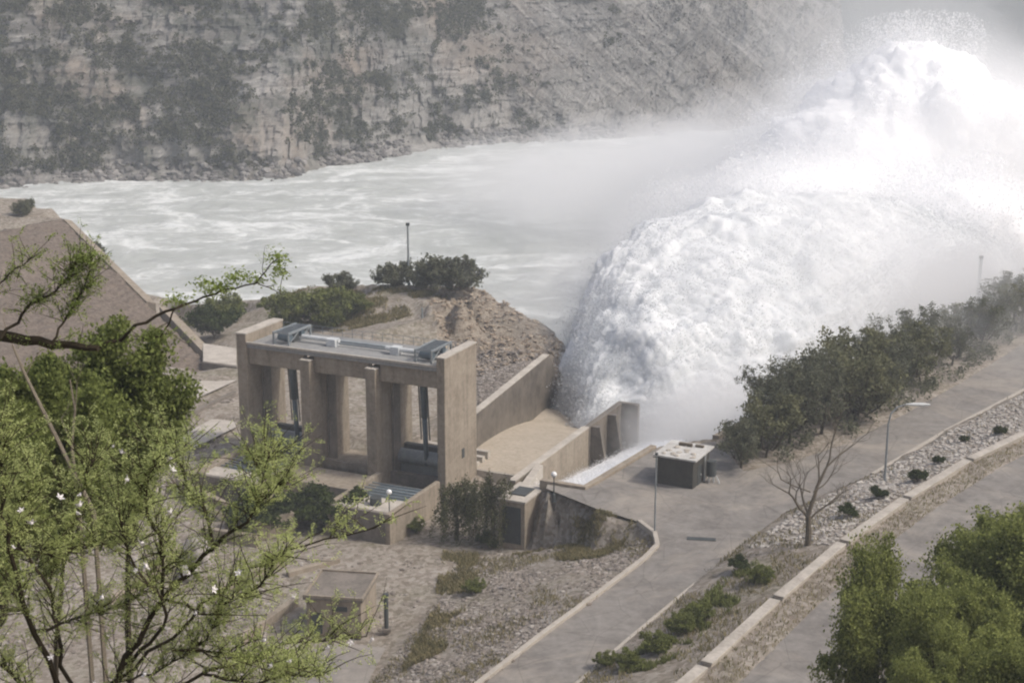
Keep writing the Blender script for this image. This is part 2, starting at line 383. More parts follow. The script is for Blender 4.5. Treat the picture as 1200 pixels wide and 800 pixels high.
# hillside under the camera
for x in range(-260, 421, 24):
    for y, z in ((-120,125),(-60,92),(-25,72),(-6,59.5),(0,58.2),(6,54),(20,44.5),(36,34.5),(52,25.5),(66,18)):
        ctl.append(Vector((x+rng.uniform(-3,3), y+rng.uniform(-1,1), z+rng.uniform(-.4,.4))))
    if x < 0:
        for y, z in ((82,10),(98,2),(108,-4)): ctl.append(Vector((x, y, z)))
    elif x > 20:
        for y, z in ((80+x*.5 if x < 90 else 125, 10),): ctl.append(Vector((x+8, y, z)))
    else: ctl.append(Vector((x, 86, 7)))
for x in (-240,-200,-160,-130):
    for y, z in ((130,2),(180,4),(230,8),(280,8)): ctl.append(Vector((x, y, z)))
for x in (150, 220, 300, 420):
    for y in (170, 215): ctl.append(Vector((x, y, 6 if y < 200 else 3)))
pts2 = [Vector((p.x, p.y)) for p in ctl]
vs, es, tris, ov, oe, of = geometry.delaunay_2d_cdt(pts2, [], [], 0, 1e-3, True)
TV = np.array([[v.x, v.y, ctl[ov[i][0]].z] for i, v in enumerate(vs)])
TT = np.array([t for t in tris if len(t) == 3])
TA, TBv, TC = TV[TT[:,0]], TV[TT[:,1]], TV[TT[:,2]]
def tin(xy):
    xy = np.asarray(xy, float).reshape(-1, 2); z = np.full(len(xy), -18.0)
    bx = np.floor(xy[:,0]/20).astype(int); by = np.floor(xy[:,1]/20).astype(int)
    order = {}
    key = bx*10000+by
    srt = np.argsort(key); ks = key[srt]
    uk, st = np.unique(ks, return_index=True); st = list(st)+[len(ks)]
    cell = {int(kk): srt[st[i]:st[i+1]] for i, kk in enumerate(uk)}
    for a, b, c in zip(TA, TBv, TC):
        x0, x1 = min(a[0],b[0],c[0]), max(a[0],b[0],c[0]); y0, y1 = min(a[1],b[1],c[1]), max(a[1],b[1],c[1])
        idx = [cell[i*10000+j] for i in range(math.floor(x0/20), math.floor(x1/20)+1) for j in range(math.floor(y0/20), math.floor(y1/20)+1) if i*10000+j in cell]
        if not idx: continue
        idx = np.concatenate(idx); p = xy[idx]
        d = (b[1]-c[1])*(a[0]-c[0])+(c[0]-b[0])*(a[1]-c[1])
        if abs(d) < 1e-9: continue
        l1 = ((b[1]-c[1])*(p[:,0]-c[0])+(c[0]-b[0])*(p[:,1]-c[1]))/d
        l2 = ((c[1]-a[1])*(p[:,0]-c[0])+(a[0]-c[0])*(p[:,1]-c[1]))/d
        ok = (l1 > -1e-6) & (l2 > -1e-6) & (l1+l2 < 1+1e-6)
        z[idx[ok]] = l1[ok]*a[2]+l2[ok]*b[2]+(1-l1[ok]-l2[ok])*c[2]
    return z
def in_poly(xy, poly):
    x, y = xy[:,0], xy[:,1]; r = np.zeros(len(x), bool); n = len(poly)
    for i in range(n):
        x0, y0 = poly[i][0], poly[i][1]; x1, y1 = poly[(i+1) % n][0], poly[(i+1) % n][1]
        if y0 == y1: continue
        c = ((y0 > y) != (y1 > y)) & (x < (x1-x0)*(y-y0)/(y1-y0)+x0); r ^= c
    return r
LOWER_ROAD = KERB_L+[W(700,596,0), W(640,572,0), W(642,566,0), W(684,574,0), W(762,527,0), W(838,517,0)]+ROAD_UP+KERB_R[::-1]
UPPER_ROAD = [p+Vector((3.0,-2.2,0)) for p in PARA]+UP_R[::-1]
MOUND = pxl([(500,362),(525,345),(560,336),(610,350),(665,392),(650,412),(600,410),(560,420),(520,400)], 0)
RIP1 = KERB_L[:-1]+[W(690,612,-.4), W(660,606,-2), W(645,640,-6), W(600,645,-6.8)]+YARD_R[::-1][2:]
RIP2 = [p.lerp(q, .12) for p, q in zip(KERB_R[4:], PARA[4:])]+[p.lerp(q, .93) for p, q in zip(KERB_R[4:], PARA[4:])][::-1]
YARD = pxl([(448,636),(520,620),(540,640),(533,665),(505,712),(470,760),(430,803),(300,803),(300,760),(350,760),(360,700),(330,650)], -6.5)
PAVED = pxl([(300,885),(300,803),(330,772),(400,755),(452,762),(430,805),(330,885)], -6)
CHUTE = [G(10.5,-3.4,0), G(17,-3.5,0), G(34,-5.4,0), G(52,-7.0,0), G(56,2,0), G(52,11,0), G(10.5,9,0)]
def surf(xy):
    xy = np.asarray(xy, float).reshape(-1, 2); z = tin(xy)
    x, y = xy[:,0], xy[:,1]
    flat = in_poly(xy, LOWER_ROAD) | in_poly(xy, UPPER_ROAD)
    amp = np.full(len(x), .32); amp[in_poly(xy, MOUND)] = 1.7
    amp[in_poly(xy, YARD) | in_poly(xy, PAVED)] = .05; amp[(y < 100)] = .9
    n = fbm(x*.12, y*.12, 0, 5, .55)
    z = z+np.where(flat, -.25, amp*n*.8)
    z = np.where(in_poly(xy, CHUTE), -17.0, z)
    rid = in_poly(xy, MOUND)
    z = z+np.where(rid, 1.1*np.abs(fbm(x*.35, y*.35, 4, 4, .6))-.5, 0)
    return z
def ground(x, y): return float(surf([[x, y]])[0])
gx = np.concatenate([np.arange(-420,-110,6.0), np.arange(-110,135,.62), np.arange(135,700,6.0)])
gy = np.concatenate([np.arange(-120,96,2.4), np.arange(96,300,.62), np.arange(300,1000,8.0)])
X, Y = np.meshgrid(gx, gy); Z = surf(np.stack([X.ravel(), Y.ravel()], 1)).reshape(X.shape)
def grid_faces(nr, nc):
    i = np.arange(nr-1)[:,None]*nc+np.arange(nc-1)[None,:]; i = i.ravel()
    return np.stack([i, i+1, i+nc+1, i+nc], 1)
me = raw_mesh('ground', np.stack([X.ravel(), Y.ravel(), Z.ravel()], 1), grid_faces(*X.shape), M['earth'], True)
me.materials.append(M['rock_tan'])
cen = np.stack([(X[:-1,:-1]+.3).ravel(), (Y[:-1,:-1]+.3).ravel()], 1)
mi = np.where(in_poly(cen, MOUND), 1, 0).astype(np.int32); me.polygons.foreach_set('material_index', mi)
tag(link('ground', me), kind='structure')

# flat sheets (roads, yard)
def sheet(name, poly, mat, dz=.0, z=None, cell=1.2):
    pts = []; ed = []
    for i, p in enumerate(poly):
        q = poly[(i+1) % len(poly)]; n = max(1, int((q-p).length/2.5))
        for j in range(n): pts.append(Vector(p).lerp(q, j/n))
    nb = len(pts); ed = [(i, (i+1) % nb) for i in range(nb)]
    v, e, f, a, b, c = geometry.delaunay_2d_cdt([Vector((p.x, p.y)) for p in pts], [], [list(range(nb))], 1, 1e-3, True)
    vv = [(p.x, p.y, (pts[a[i][0]].z if a[i] else z or 0)+dz) for i, p in enumerate(v)]
    me = bpy.data.meshes.new(name); cc = np.array([[sum(vv[k][0] for k in t)/len(t), sum(vv[k][1] for k in t)/len(t)] for t in f]); ok = in_poly(cc, poly)
    me.from_pydata(vv, [], [t for t, o_ in zip(f, ok) if o_]); me.update()
    me.materials.append(mat); return tag(link(name, me), kind='structure')
def strip(name, A, B, mat, dz=0.0, h=0.0, kind='structure'):
    mb = MB(); n = len(A)
    vs = []
    for a, b in zip(A, B):
        a = Vector(a); b = Vector(b)
        vs += [a+Vector((0,0,dz)), b+Vector((0,0,dz))]
    mb.add(vs, [(2*i, 2*i+1, 2*i+3, 2*i+2) for i in range(n-1)])
    o = mb.build(name, mat)
    return tag(o, kind=kind) if kind else o
sheet('lower_road', LOWER_ROAD, M['asphalt'], .0, 0)
sheet('upper_road', UPPER_ROAD, M['asphalt'], .0, 4)
M['yard'] = simple('yard_paving', (.30,.265,.225), (.42,.38,.335), .25)
sheet('yard_paving', PAVED, M['asphalt'], .28, -6)

def kerb(name, pts, w, h, mat, label, side=1, group=None, cat='kerb', zb=-.3):
    mb = MB(); P = [Vector(p) for p in pts]; nrm = []
    for i, p in enumerate(P):
        d = (P[min(i+1, len(P)-1)]-P[max(i-1, 0)]); d.z = 0; d.normalize(); nrm.append(Vector((d.y, -d.x, 0))*side)
    n = len(P); vs = []
    for p, q in zip(P, nrm):
        vs += [p+Vector((0,0,zb)), p+q*w+Vector((0,0,zb)), p+q*w+Vector((0,0,h)), p+Vector((0,0,h))]
    fs = [(0,1,2,3), tuple(4*(n-1)+j for j in (3,2,1,0))]
    for i in range(n-1):
        for j in range(4): a = 4*i+j; b = 4*i+(j+1) % 4; fs.append((a, b, b+4, a+4))
    mb.add(vs, fs); o = mb.build(name, mat, bevel=.03)
    return tag(o, label, cat, group)
def dens(P, step=2.0):
    out = []
    for a, b in zip(P, P[1:]):
        n = max(1, int((b-a).length/step)); out += [a.lerp(b, i/n) for i in range(n)]
    return out+[P[-1]]
kerb('kerb', dens(KERB_L), .5, .34, M['kerb'], 'pale stone kerb curving round the stone slope at the left of the lower road', side=-1)
kerb('kerb', dens(KERB_R[:4]), .35, .16, M['kerb'], 'low broken kerb on the right of the lower road beside green bushes')
kerb('kerb', dens(KERB_R[6:]), .6, .22, M['kerb'], 'pale kerb below the pale stone slope where the lower road climbs away')
kerb('kerb', dens(BANK[:3]), .8, .35, M['concrete'], 'concrete coping bordering the white water beside the chute', side=1, cat='coping', zb=-12)
kerb('bank_wall', dens(BANK[3:9]), .8, .5, M['concrete'], 'long brown concrete river wall running from the hut behind the trees', side=1, cat='wall', zb=-14)

# white parapet in separate blocks
names = ['cut by the bottom edge of the photo','next above the bottom corner block','below the bare leafless tree','beside the bare leafless tree','under the curved street lamp','between the curved street lamp and right edge','topmost at the right edge of the photo']
segs = [(PARA[0],PARA[1]),(PARA[1],PARA[2]),(PARA[2],PARA[3]),(PARA[3],PARA[4]),(PARA[4],PARA[5]),(PARA[5],PARA[6]),(PARA[6],PARA[7]),(PARA[7],PARA[8])]
segs = [(PARA[0],PARA[2])]+segs[2:]
names = ['lowest, at the bottom edge','second from the bottom edge','third, beneath the bare tree','between bare tree and curved street lamp','just right of the curved street lamp','last whole block before the right edge','cut off by the right edge']
for (a, b), nm in zip(segs, names):
    d = (b-a).normalized(); a2 = a+d*.45; b2 = b-d*.45
    sd = Vector((d.y, -d.x, 0))
    mb = MB(); z0 = 3.4; z1 = 4.3
    r = empty('parapet_block', a2.lerp(b2, .5)); r.location.z = 4
    q = [a2, a2+sd*.8, b2+sd*.8, b2]
    mb.prism([Vector((p.x,p.y,z0)) for p in q], [Vector((p.x,p.y,z1)) for p in q]); mb.build('wall', M['kerb'], r, bevel=.05)
    q = [a2-sd*.1-d*.05, a2+sd*.9-d*.05, b2+sd*.9+d*.05, b2-sd*.1+d*.05]
    mb = MB(); mb.prism([Vector((p.x,p.y,z1+.003)) for p in q], [Vector((p.x,p.y,z1+.17)) for p in q]); mb.build('coping', M['concrete_pale'], r, bevel=.03)
    tag(r, 'low pale wall block along the upper road, '+nm, 'parapet', 'parapet blocks along the upper road')

# ------------------------------------------------------------------ rocks
def ico():
    import bmesh
    bm = bmesh.new(); bmesh.ops.create_icosphere(bm, subdivisions=1, radius=1.0)
    v = np.array([p.co[:] for p in bm.verts]); f = np.array([[q.index for q in p.verts] for p in bm.faces]); bm.free(); return v, f
IV, IF = ico()
def rocks(name, pos, size, mat, label, cat='stones', flat=.7):
    n = len(pos); nv = len(IV)
    V = np.repeat(IV[None], n, 0)*(1+rng.uniform(-.28,.28,(n,nv,1)))
    sc = size[:,None,None]*np.stack([rng.uniform(.7,1.3,n), rng.uniform(.7,1.3,n), rng.uniform(.5,.9,n)*flat], 1)[:,None,:]
    V = V*sc; a = rng.uniform(0, 6.28, n); c, s = np.cos(a)[:,None], np.sin(a)[:,None]
    x = V[...,0]*c-V[...,1]*s; y = V[...,0]*s+V[...,1]*c
    V = np.stack([x, y, V[...,2]], -1)+pos[:,None,:]
    Fc = (IF[None]+(np.arange(n)*nv)[:,None,None]).reshape(-1, 3)
    me = raw_mesh(name, V.reshape(-1, 3), Fc, mat)
    return tag(link(name, me), label, cat, kind='stuff')
def scatter(poly, n, dens_fn=None):
    P = np.array([[p[0], p[1]] for p in poly]); lo, hi = P.min(0), P.max(0)
    xy = rng.uniform(lo, hi, (n, 2)); xy = xy[in_poly(xy, [tuple(p) for p in P])]
    if dens_fn is not None: xy = xy[rng.uniform(size=len(xy)) < dens_fn(xy)]
    return np.column_stack([xy, surf(xy)])
def stone_mat(name, a, b, c):
    m, nt, out = new_mat(name); k = N(nt)
    rnd = k.n('ShaderNodeNewGeometry').outputs['Random Per Island']
    cc = k.ramp(rnd, [(0, a), (.55, b), (1, c)])
    h = k.noise(k.coord(), 3.0, 5, .7)
    cc = k.mix(.25, cc, k.ramp(h, [(.3, a), (.7, c)]))
    nt.links.new(k.bsdf(cc, .95, k.bump(h, .6, .1), .1), out.inputs[0]); return m
M['riprap'] = stone_mat('riprap', (.12,.10,.08), (.235,.20,.17), (.42,.385,.345))
M['riprap_pale'] = stone_mat('riprap_pale', (.24,.21,.18), (.40,.365,.33), (.58,.55,.50))
M['rubble_tan'] = stone_mat('rubble_tan', (.16,.12,.085), (.34,.27,.20), (.56,.47,.37))
M['rock_bank'] = stone_mat('rock_bank', (.09,.085,.08), (.17,.16,.15), (.33,.31,.29))
g1 = lambda xy: .35+.65*(fbm(xy[:,0]*.09, xy[:,1]*.09, 7, 3) > -.25)
g1 = lambda xy: np.clip(.55+1.1*fbm(xy[:,0]*.13, xy[:,1]*.13, 7, 5, .65), .04, 1)
p = scatter(RIP1, 34000, g1); rocks('riprap', p+[0,0,.0], .07+.24*rng.uniform(0,1,len(p))**2.2, M['riprap'], 'grey and brown broken stones covering the slope between the yard and the lower road')
p = scatter(RIP2, 26000); rocks('riprap', p+[0,0,.02], (.08+.26*rng.uniform(0,1,len(p))**2), M['riprap_pale'], 'pale rubble stones on the bank between the two roads')
p = scatter(MOUND, 5000); rocks('rubble', p, rng.uniform(.08,.38,len(p)), M['rubble_tan'], 'tan rubble lying on the rocky mound beside the chute wall')
p = scatter(pxl([(525,398),(570,410),(645,412),(600,450),(562,480),(560,440)], -2), 9000); rocks('rubble', p, rng.uniform(.12,.4,len(p)), M['riprap'], 'grey rubble backfill behind the left chute wall')
p = scatter(pxl([(60,560),(180,510),(275,470),(275,500),(215,560),(230,640),(300,640),(330,700),(200,760),(0,760),(0,600)], -5), 15000, lambda xy: .5*(fbm(xy[:,0]*.1, xy[:,1]*.1, 2, 3) > 0)); rocks('rubble', p, rng.uniform(.1,.4,len(p)), M['riprap'], 'loose stones on the ground left of the gate tower')

p = scatter(pxl([(300,650),(420,645),(500,660),(490,720),(455,745),(360,700),(300,740)], -6.5), 2600, lambda xy: np.clip(fbm(xy[:,0]*.25, xy[:,1]*.25, 42, 4)*2, 0, 1)); rocks('rubble', p, .05+.3*rng.uniform(0,1,len(p))**3, M['riprap'], 'scattered rubble and debris on the yard round the flat roofed building')
# boulders, lower left
def boulder(px, py, z, s, label):
    c = W(px, py, z); V = IV.copy()
    import bmesh
    bm = bmesh.new(); bmesh.ops.create_icosphere(bm, subdivisions=3, radius=1.0)
    for v in bm.verts:
        n = float(fbm(np.array([v.co.x*1.3+px]), np.array([v.co.y*1.3]), v.co.z*1.3, 4)[0]); v.co = v.co*(1+.35*n); v.co.x *= s[0]; v.co.y *= s[1]; v.co.z *= s[2]
    me = bpy.data.meshes.new('boulder'); bm.to_mesh(me); bm.free(); me.materials.append(M['stone'])
    for f in me.polygons: f.use_smooth = True
    o = link('boulder', me); o.location = c; tag(o, label, 'boulder', 'boulders at the lower left')
boulder(232,652,-6, (1.9,1.6,2.3), 'large pale upright boulder left of the dark bushes below the gate tower')
boulder(222,672,-6, (1.4,1.2,1.0), 'low white boulder at the foot of the large pale one')
boulder(165,665,-6, (1.1,1.0,1.2), 'small white boulder seen between the flowering branches')

# ------------------------------------------------------------------ gate tower
gt = empty('gate_tower', G(4,-14,-5))
PIERS = [(-28.9,-27.4,-.0,12,'end'), (-19.0,-17.6,-.7,9.75,'mid'), (-9.6,-8.2,-.7,9.75,'mid'), (-.1,1.0,0,12,'end')]
for v0, v1, u0, zt, kd in PIERS:
    mb = MB(); mb.g(u0, 8.6, v0, v1, -7.5, zt)
    o = mb.build('pier', M['concrete'], gt, bevel=.06)
    if kd == 'end':
        mb = MB(); mb.g(u0-.06, 8.66, v0-.06, v1+.06, zt+.003, zt+.16); c = mb.build('coping', M['concrete_pale'], o)
    else:
        mb = MB(); mb.g(u0-.03, .15, v0-.04, v1+.04, zt+.003, zt+.12); c = mb.build('coping', M['concrete_pale'], o)
# inner narrow pilasters at the rear of the piers (gate slots)
for v0 in (-27.4+.003, -17.6+.003, -8.2+.003):
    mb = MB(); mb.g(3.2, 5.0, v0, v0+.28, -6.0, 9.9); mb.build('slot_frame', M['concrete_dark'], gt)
for v0, v1, nm in ((-27.37,-.13,0),):
    mb = MB(); mb.g(.15, 8.4, v0, v1, 10.25, 10.8); mb.build('deck', M['deck_grey'], gt, bevel=.05)
for a, b in ((-27.37,-19.03),(-17.57,-9.63),(-8.17,-.13)):
    mb = MB(); mb.g(.45, 1.2, a, b, 8.1, 10.245); mb.build('beam', M['concrete'], gt, bevel=.05)
    mb = MB(); mb.g(7.3, 8.1, a, b, 8.3, 10.245); mb.build('beam', M['concrete'], gt, bevel=.05)
# edge upstand along deck
mb = MB(); mb.g(.05, .35, -27.36, -.14, 10.803, 11.05); mb.build('deck_upstand', M['concrete_pale'], gt)
# bay walls, sills, gate leaves
for i, (a, b) in enumerate(((-27.37,-19.03),(-8.17,-.13))):
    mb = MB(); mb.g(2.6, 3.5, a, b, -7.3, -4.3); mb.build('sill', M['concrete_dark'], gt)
    p0, p1 = G(5.0, a, -2.8), G(5.0, b, -2.8)
    mb = MB(); mb.tube([p0, p1], .95, 16); mb.g(4.9, 5.2, a, b, -6.5, -3.4); g_ = mb.build('gate_leaf', M['steel'], gt, smooth=False)
    mb = MB(); mb.g(6.2, 7.0, a, b, -2.4, -1.6); mb.build('cross_beam', M['steel_dark'], gt)
    vm = (a+b)/2+.2
    mb = MB(); mb.tube([G(3.6,vm,10.2), G(4.0,vm,3.0)], [.5,.42], 12); mb.tube([G(4.0,vm,3.0), G(4.4,vm,-3.4)], [.34,.3], 12); st = mb.build('hoist_stem', M['steel_blue'], gt, smooth=True)
    mb = MB(); mb.tube([G(3.55,vm-.6,8.5), G(4.2,vm-.6,0.0)], .09, 6); mb.tube([G(3.55,vm+.6,8.5), G(4.2,vm+.6,0)], .09, 6); mb.g(3.3,3.9,vm-.75,vm+.75,7.4,8.5); mb.build('guide', M['steel_dark'], st)
mb = MB(); mb.g(1.5, 2.2, -17.57, -9.63, -7, -3.6); mb.g(1.5, 8.6, -17.57, -9.63, -7, -4.5); mb.build('bay_floor', M['concrete'], gt)
# hoist machinery on the deck
for i, vm in enumerate((-23.0, -2.6)):
    h = empty('hoist', (0,0,0)); h.parent = gt
    gl = gt.location
    def bld(mb, name, mat, bevel=0):
        o = mb.build(name, mat, gt); o.parent = h; return o
    mb = MB()
    for uo in (1.4, 6.6):
        for vo in (-1.1, 1.1): mb.g(uo-.1, uo+.1, vm+vo-.1, vm+vo+.1, 10.81, 12.2)
    for vo in (-1.1, 1.1): mb.g(1.3, 6.7, vm+vo-.12, vm+vo+.12, 12.2, 12.45)
    for k2 in range(9):
        uu = 1.5+k2*.62; mb.g(uu-.07, uu+.07, vm-1.0, vm+1.0, 12.25, 12.42)
    for uo in (1.4, 4.0):
        mb.tube([G(uo,vm+1.1,10.9), G(uo+2.5,vm+1.1,12.2)], .07, 6); mb.tube([G(uo,vm-1.1,10.9), G(uo+2.5,vm-1.1,12.2)], .07, 6)
    bld(mb, 'hoist_frame', M['steel'])
    mb = MB(); mb.tube([G(2.4,vm-.9,11.6), G(2.4,vm+.9,11.6)], .45, 14); mb.tube([G(5.2,vm-.9,11.6), G(5.2,vm+.9,11.6)], .45, 14); bld(mb, 'drum', M['steel_blue'])
    mb = MB(); mb.g(3.2, 4.4, vm-.7, vm+.7, 10.81, 11.7); bld(mb, 'motor', M['steel_dark'])
mb = MB(); mb.tube([G(4.0,-21.5,11.5), G(4.0,-16,11.5)], .28, 10); mb.g(3.3,4.4,-17.5,-16.2,10.81,11.75); mb.build('drive_shaft', M['steel_pale'], gt)
mb = MB(); mb.tube([G(3.6,-9,11.45), G(3.6,-4.2,11.45)], .3, 10); mb.g(3.1,4.2,-8.2,-7.0,10.81,11.8); mb.build('drive_shaft', M['steel_pale'], gt)
mb = MB(); mb.tube([G(4.0,-16,11.2), G(4.0,-9,11.2)], .14, 8); mb.g(5.4,6.2,-19,-8,10.81,11.1); mb.build('cable_tray', M['steel'], gt)
mb = MB()
for i in range(19):
    vv = -27+i*1.49; mb.tube([G(8.2,vv,10.8), G(8.2,vv,11.9)], .035, 5)
for zz in (11.35, 11.9): mb.tube([G(8.2,-27.3,zz), G(8.2,-.2,zz)], .03, 5)
mb.build('railing', M['steel'], gt)
# little access hatch / drain on the right pier
mb = MB(); mb.g(4.4, 5.1, 1.003, 1.05, -1.8, -.6); mb.build('hatch', M['steel_dark'], gt)
tag(gt, 'tall concrete gate tower with four piers and grey hoists on its deck', 'gate tower')

# open chambers in front of the gate tower
def chamber(u0, u1, v0, v1, zt, label, inner_z, tank):
    r = empty('inlet_chamber', G(u0, v1, -7))
    t = .6
    mb = MB(); mb.g(u0, u1, v1-t, v1, -7.6, zt); w = mb.build('side_wall', M['concrete'], r, bevel=.04)
    mb = MB(); mb.g(u0, u1, v0, v0+t, -7.6, zt); mb.build('side_wall', M['concrete'], r, bevel=.04)
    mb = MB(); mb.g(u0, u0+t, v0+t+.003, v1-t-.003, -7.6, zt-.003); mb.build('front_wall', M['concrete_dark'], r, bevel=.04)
    mb = MB(); mb.g(u0+t+.003, (u0+u1)/2-1, v0+t+.003, v1-t-.003, -7.5, inner_z); mb.build('slab', M['concrete_pale'], r)
    mb = MB(); mb.g((u0+u1)/2-.99, u1-.01, v0+t+.003, v1-t-.003, -7.5, inner_z-1.2); mb.build('tank_floor', M['steel_blue'], r)
    mb = MB()
    for k2 in range(6):
        uu = (u0+u1)/2-.6+k2*.9; mb.g(uu-.08, uu+.08, v0+t+.01, v1-t-.01, inner_z-.35, inner_z-.2)
    mb.build('grating', M['steel'], r)
    if tank:
        mb = MB(); mb.tube([G(u0+3.0,(v0+v1)/2+.8,inner_z), G(u0+3.0,(v0+v1)/2+.8,inner_z+.9)], .7, 14); mb.build('valve_cover', M['steel_dark'], r, smooth=False)
    tag(r, label, 'chamber', 'open concrete chambers in front of the gate tower')
chamber(-13.2, -.75, -8.1, .6, -3.2, 'open concrete chamber with pale slab beside the black lamp post', -3.5, True)
chamber(-11.0, -.75, -29.2, -18.9, -3.2, 'open concrete chamber at the left bay partly behind green leaves', -3.5, False)
# retaining deck between chambers
mb = MB(); mb.g(-6.2, -.76, -18.8, -8.2, -7.6, -3.9); o = mb.build('platform', M['concrete'], None, bevel=.05); tag(o, 'brown concrete platform between the two open chambers under the middle bay', 'platform')
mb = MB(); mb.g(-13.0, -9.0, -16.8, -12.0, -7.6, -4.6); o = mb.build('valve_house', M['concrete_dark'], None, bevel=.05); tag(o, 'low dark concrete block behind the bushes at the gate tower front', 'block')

# ------------------------------------------------------------------ chute
ch = empty('spillway_chute', G(25,2,-6))
def fz(u):                                   # floor profile with a flip lip at the end
    if u < 12: return -4.6
    t = (u-12)/33.0
    return -4.6-4.6*t*t+(max(0, u-40)*.25)
us = np.linspace(9, 47, 30)
mb = MB(); vs = []
for u in us:
    vl = -3.0-3.6*max(0, (u-17))/34 if u > 17 else -3.0
    vs += [G(u, vl, fz(u)), G(u, 8.35, fz(u)), G(u, vl, -16), G(u, 8.35, -16)]
n = len(us); fs = []
for i in range(n-1):
    a = 4*i; fs += [(a, a+1, a+5, a+4), (a+2, a+6, a+7, a+3), (a, a+4, a+6, a+2), (a+1, a+3, a+7, a+5)]
fs += [(0,2,3,1), (4*n-4, 4*n-3, 4*n-1, 4*n-2)]
M['chute_floor'] = simple('chute_floor', (.34,.29,.22), (.46,.40,.32), .3)
mb.add(vs, fs); mb.build('chute_floor', M['chute_floor'], ch)
# left wall: flat run then curved bucket cheek
def lwall():
    mb = MB(); vs = []; us = list(np.linspace(14, 48, 24))+[49.5, 50.6, 51.3, 51.6]
    for u in us:
        v = -3.0-3.6*max(0, u-17)/34
        zt = 0.0 if u > 24 else -.2
        zb = -16
        lip = 0 if u < 48 else (u-48)**1.5*.55
        vs += [G(u-.0, v-.9, zb), G(u, v, zb), G(u, v, zt-lip), G(u, v-.9, zt-lip)]
    n = len(us); fs = [(3,2,1,0), tuple(4*(n-1)+j for j in (0,1,2,3))]
    for i in range(n-1):
        for j in range(4): a = 4*i+j; b = 4*i+(j+1) % 4; fs.append((a, b, b+4, a+4))
    return mb.add(vs, fs)
lw = lwall().build('left_wall', M['concrete_wet'], ch)
mb = MB(); vs = []
for u in (14, 20, 30, 40, 48):
    v = -3.0-3.6*max(0, u-17)/34; vs.append((u, v))
A = [G(u, v-1.0, .003 if u > 14 else -.19) for u, v in vs]; Bp = [G(u, v+.06, .003 if u > 14 else -.19) for u, v in vs]
for (a, b), (a2, b2) in zip(zip(A, Bp), list(zip(A, Bp))[1:]):
    mb.prism([a, b, b2, a2], [q+Vector((0,0,.15)) for q in (a, b, b2, a2)])
mb.build('coping', M['concrete_pale'], lw)
# right wall
mb = MB(); mb.g(2.5, 26, 8.4, 9.2, -13, -3.0); rw = mb.build('right_wall', M['concrete'], ch, bevel=.04)
mb = MB(); mb.g(26.003, 38.5, 8.4, 9.2, -16, -2.9); mb.g(38.503, 39.3, 8.4, 11.6, -16, -2.9); mb.build('right_wall', M['concrete_wet'], ch, bevel=.04)
mb = MB(); mb.g(2.4, 26, 8.33, 9.27, -2.997, -2.82); mb.build('coping', M['concrete_pale'], rw)
for u in (27.0, 33.0):
    mb = MB(); mb.hexa([G(u,9.2,-16), G(u,12.6,-16), G(u+.8,12.6,-16), G(u+.8,9.2,-16), G(u,9.2,-3.1), G(u,10.4,-3.1), G(u+.8,10.4,-3.1), G(u+.8,9.2,-3.1)]); mb.build('buttress', M['concrete_wet'], ch)
tag(ch, 'concrete spillway chute with a curved wet left wall and ribbed right wall', 'spillway')
# approach apron steps between tower and chute
mb = MB(); mb.g(8.7, 13.9, -9, 8.3, -7, -4.64)
for k2 in range(3): mb.g(9.6+k2*1.6, 10.4+k2*1.6, -8.5, .5, -4.64, -4.1+.25*k2)
o = mb.build('apron', M['concrete_pale'], None); tag(o, 'pale stepped concrete apron just behind the right bay of the gate tower', 'apron')

# vent house + wing wall
r = empty('vent_house', G(-6,14,-7))
mb = MB(); mb.g(-8.8, -3.0, 12.3, 15.6, -8.2, -1.0); b_ = mb.build('wall', M['concrete'], r, bevel=.05)
mb = MB(); mb.g(-8.9, -2.9, 12.2, 15.7, -.997, -.78); rf = mb.build('roof', M['concrete_pale'], r)
mb = MB(); mb.g(-7.2, -4.6, 13.0, 14.9, -.775, -.62); mb.build('hatch', M['steel_dark'], rf)
mb = MB(); mb.g(-8.87, -8.803, 12.8, 15.1, -6.0, -1.6); mb.build('louvre', M['steel_dark'], r)
tag(r, 'small square concrete vent house beside the weeping tree', 'vent house')
mb = MB(); mb.prism([G(-2.99,12.4,-9), G(-2.99,13.4,-9), G(8.5,10.2,-9), G(8.5,9.22,-9)], [G(-2.99,12.4,-1.1), G(-2.99,13.4,-1.1), G(8.5,10.2,-2.6), G(8.5,9.22,-2.6)])
o = mb.build('wing_wall', M['concrete_pale'], None); tag(o, 'sloping pale wing wall joining the vent house to the chute', 'wall')

# wall terraces behind-left of gate
def wallpx(name, a, b, za, zb, h, t, mat, label, cat='wall'):
    p, q = W(a[0], a[1], za), W(b[0], b[1], zb); d = (q-p); d.z = 0; d.normalize(); s = Vector((-d.y, d.x, 0))*t
    mb = MB(); mb.prism([p+Vector((0,0,-h)), q+Vector((0,0,-h)), q+s+Vector((0,0,-h)), p+s+Vector((0,0,-h))], [p, q, q+s, p+s]); o = mb.build(name, mat, None, bevel=.04); tag(o, label, cat); return o
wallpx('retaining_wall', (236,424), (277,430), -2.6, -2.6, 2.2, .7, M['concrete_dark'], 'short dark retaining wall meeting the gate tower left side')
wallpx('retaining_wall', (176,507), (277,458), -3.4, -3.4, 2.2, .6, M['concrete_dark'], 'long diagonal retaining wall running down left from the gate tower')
mb = MB(); mb.prism(pxl([(238,423),(277,428),(277,408),(238,402)], -3.2), pxl([(238,423),(277,428),(277,408),(238,402)], -2.55)); tag(mb.build('slab', M['concrete_pale'], None), 'pale concrete slab between the stone embankment and the gate tower', 'slab')
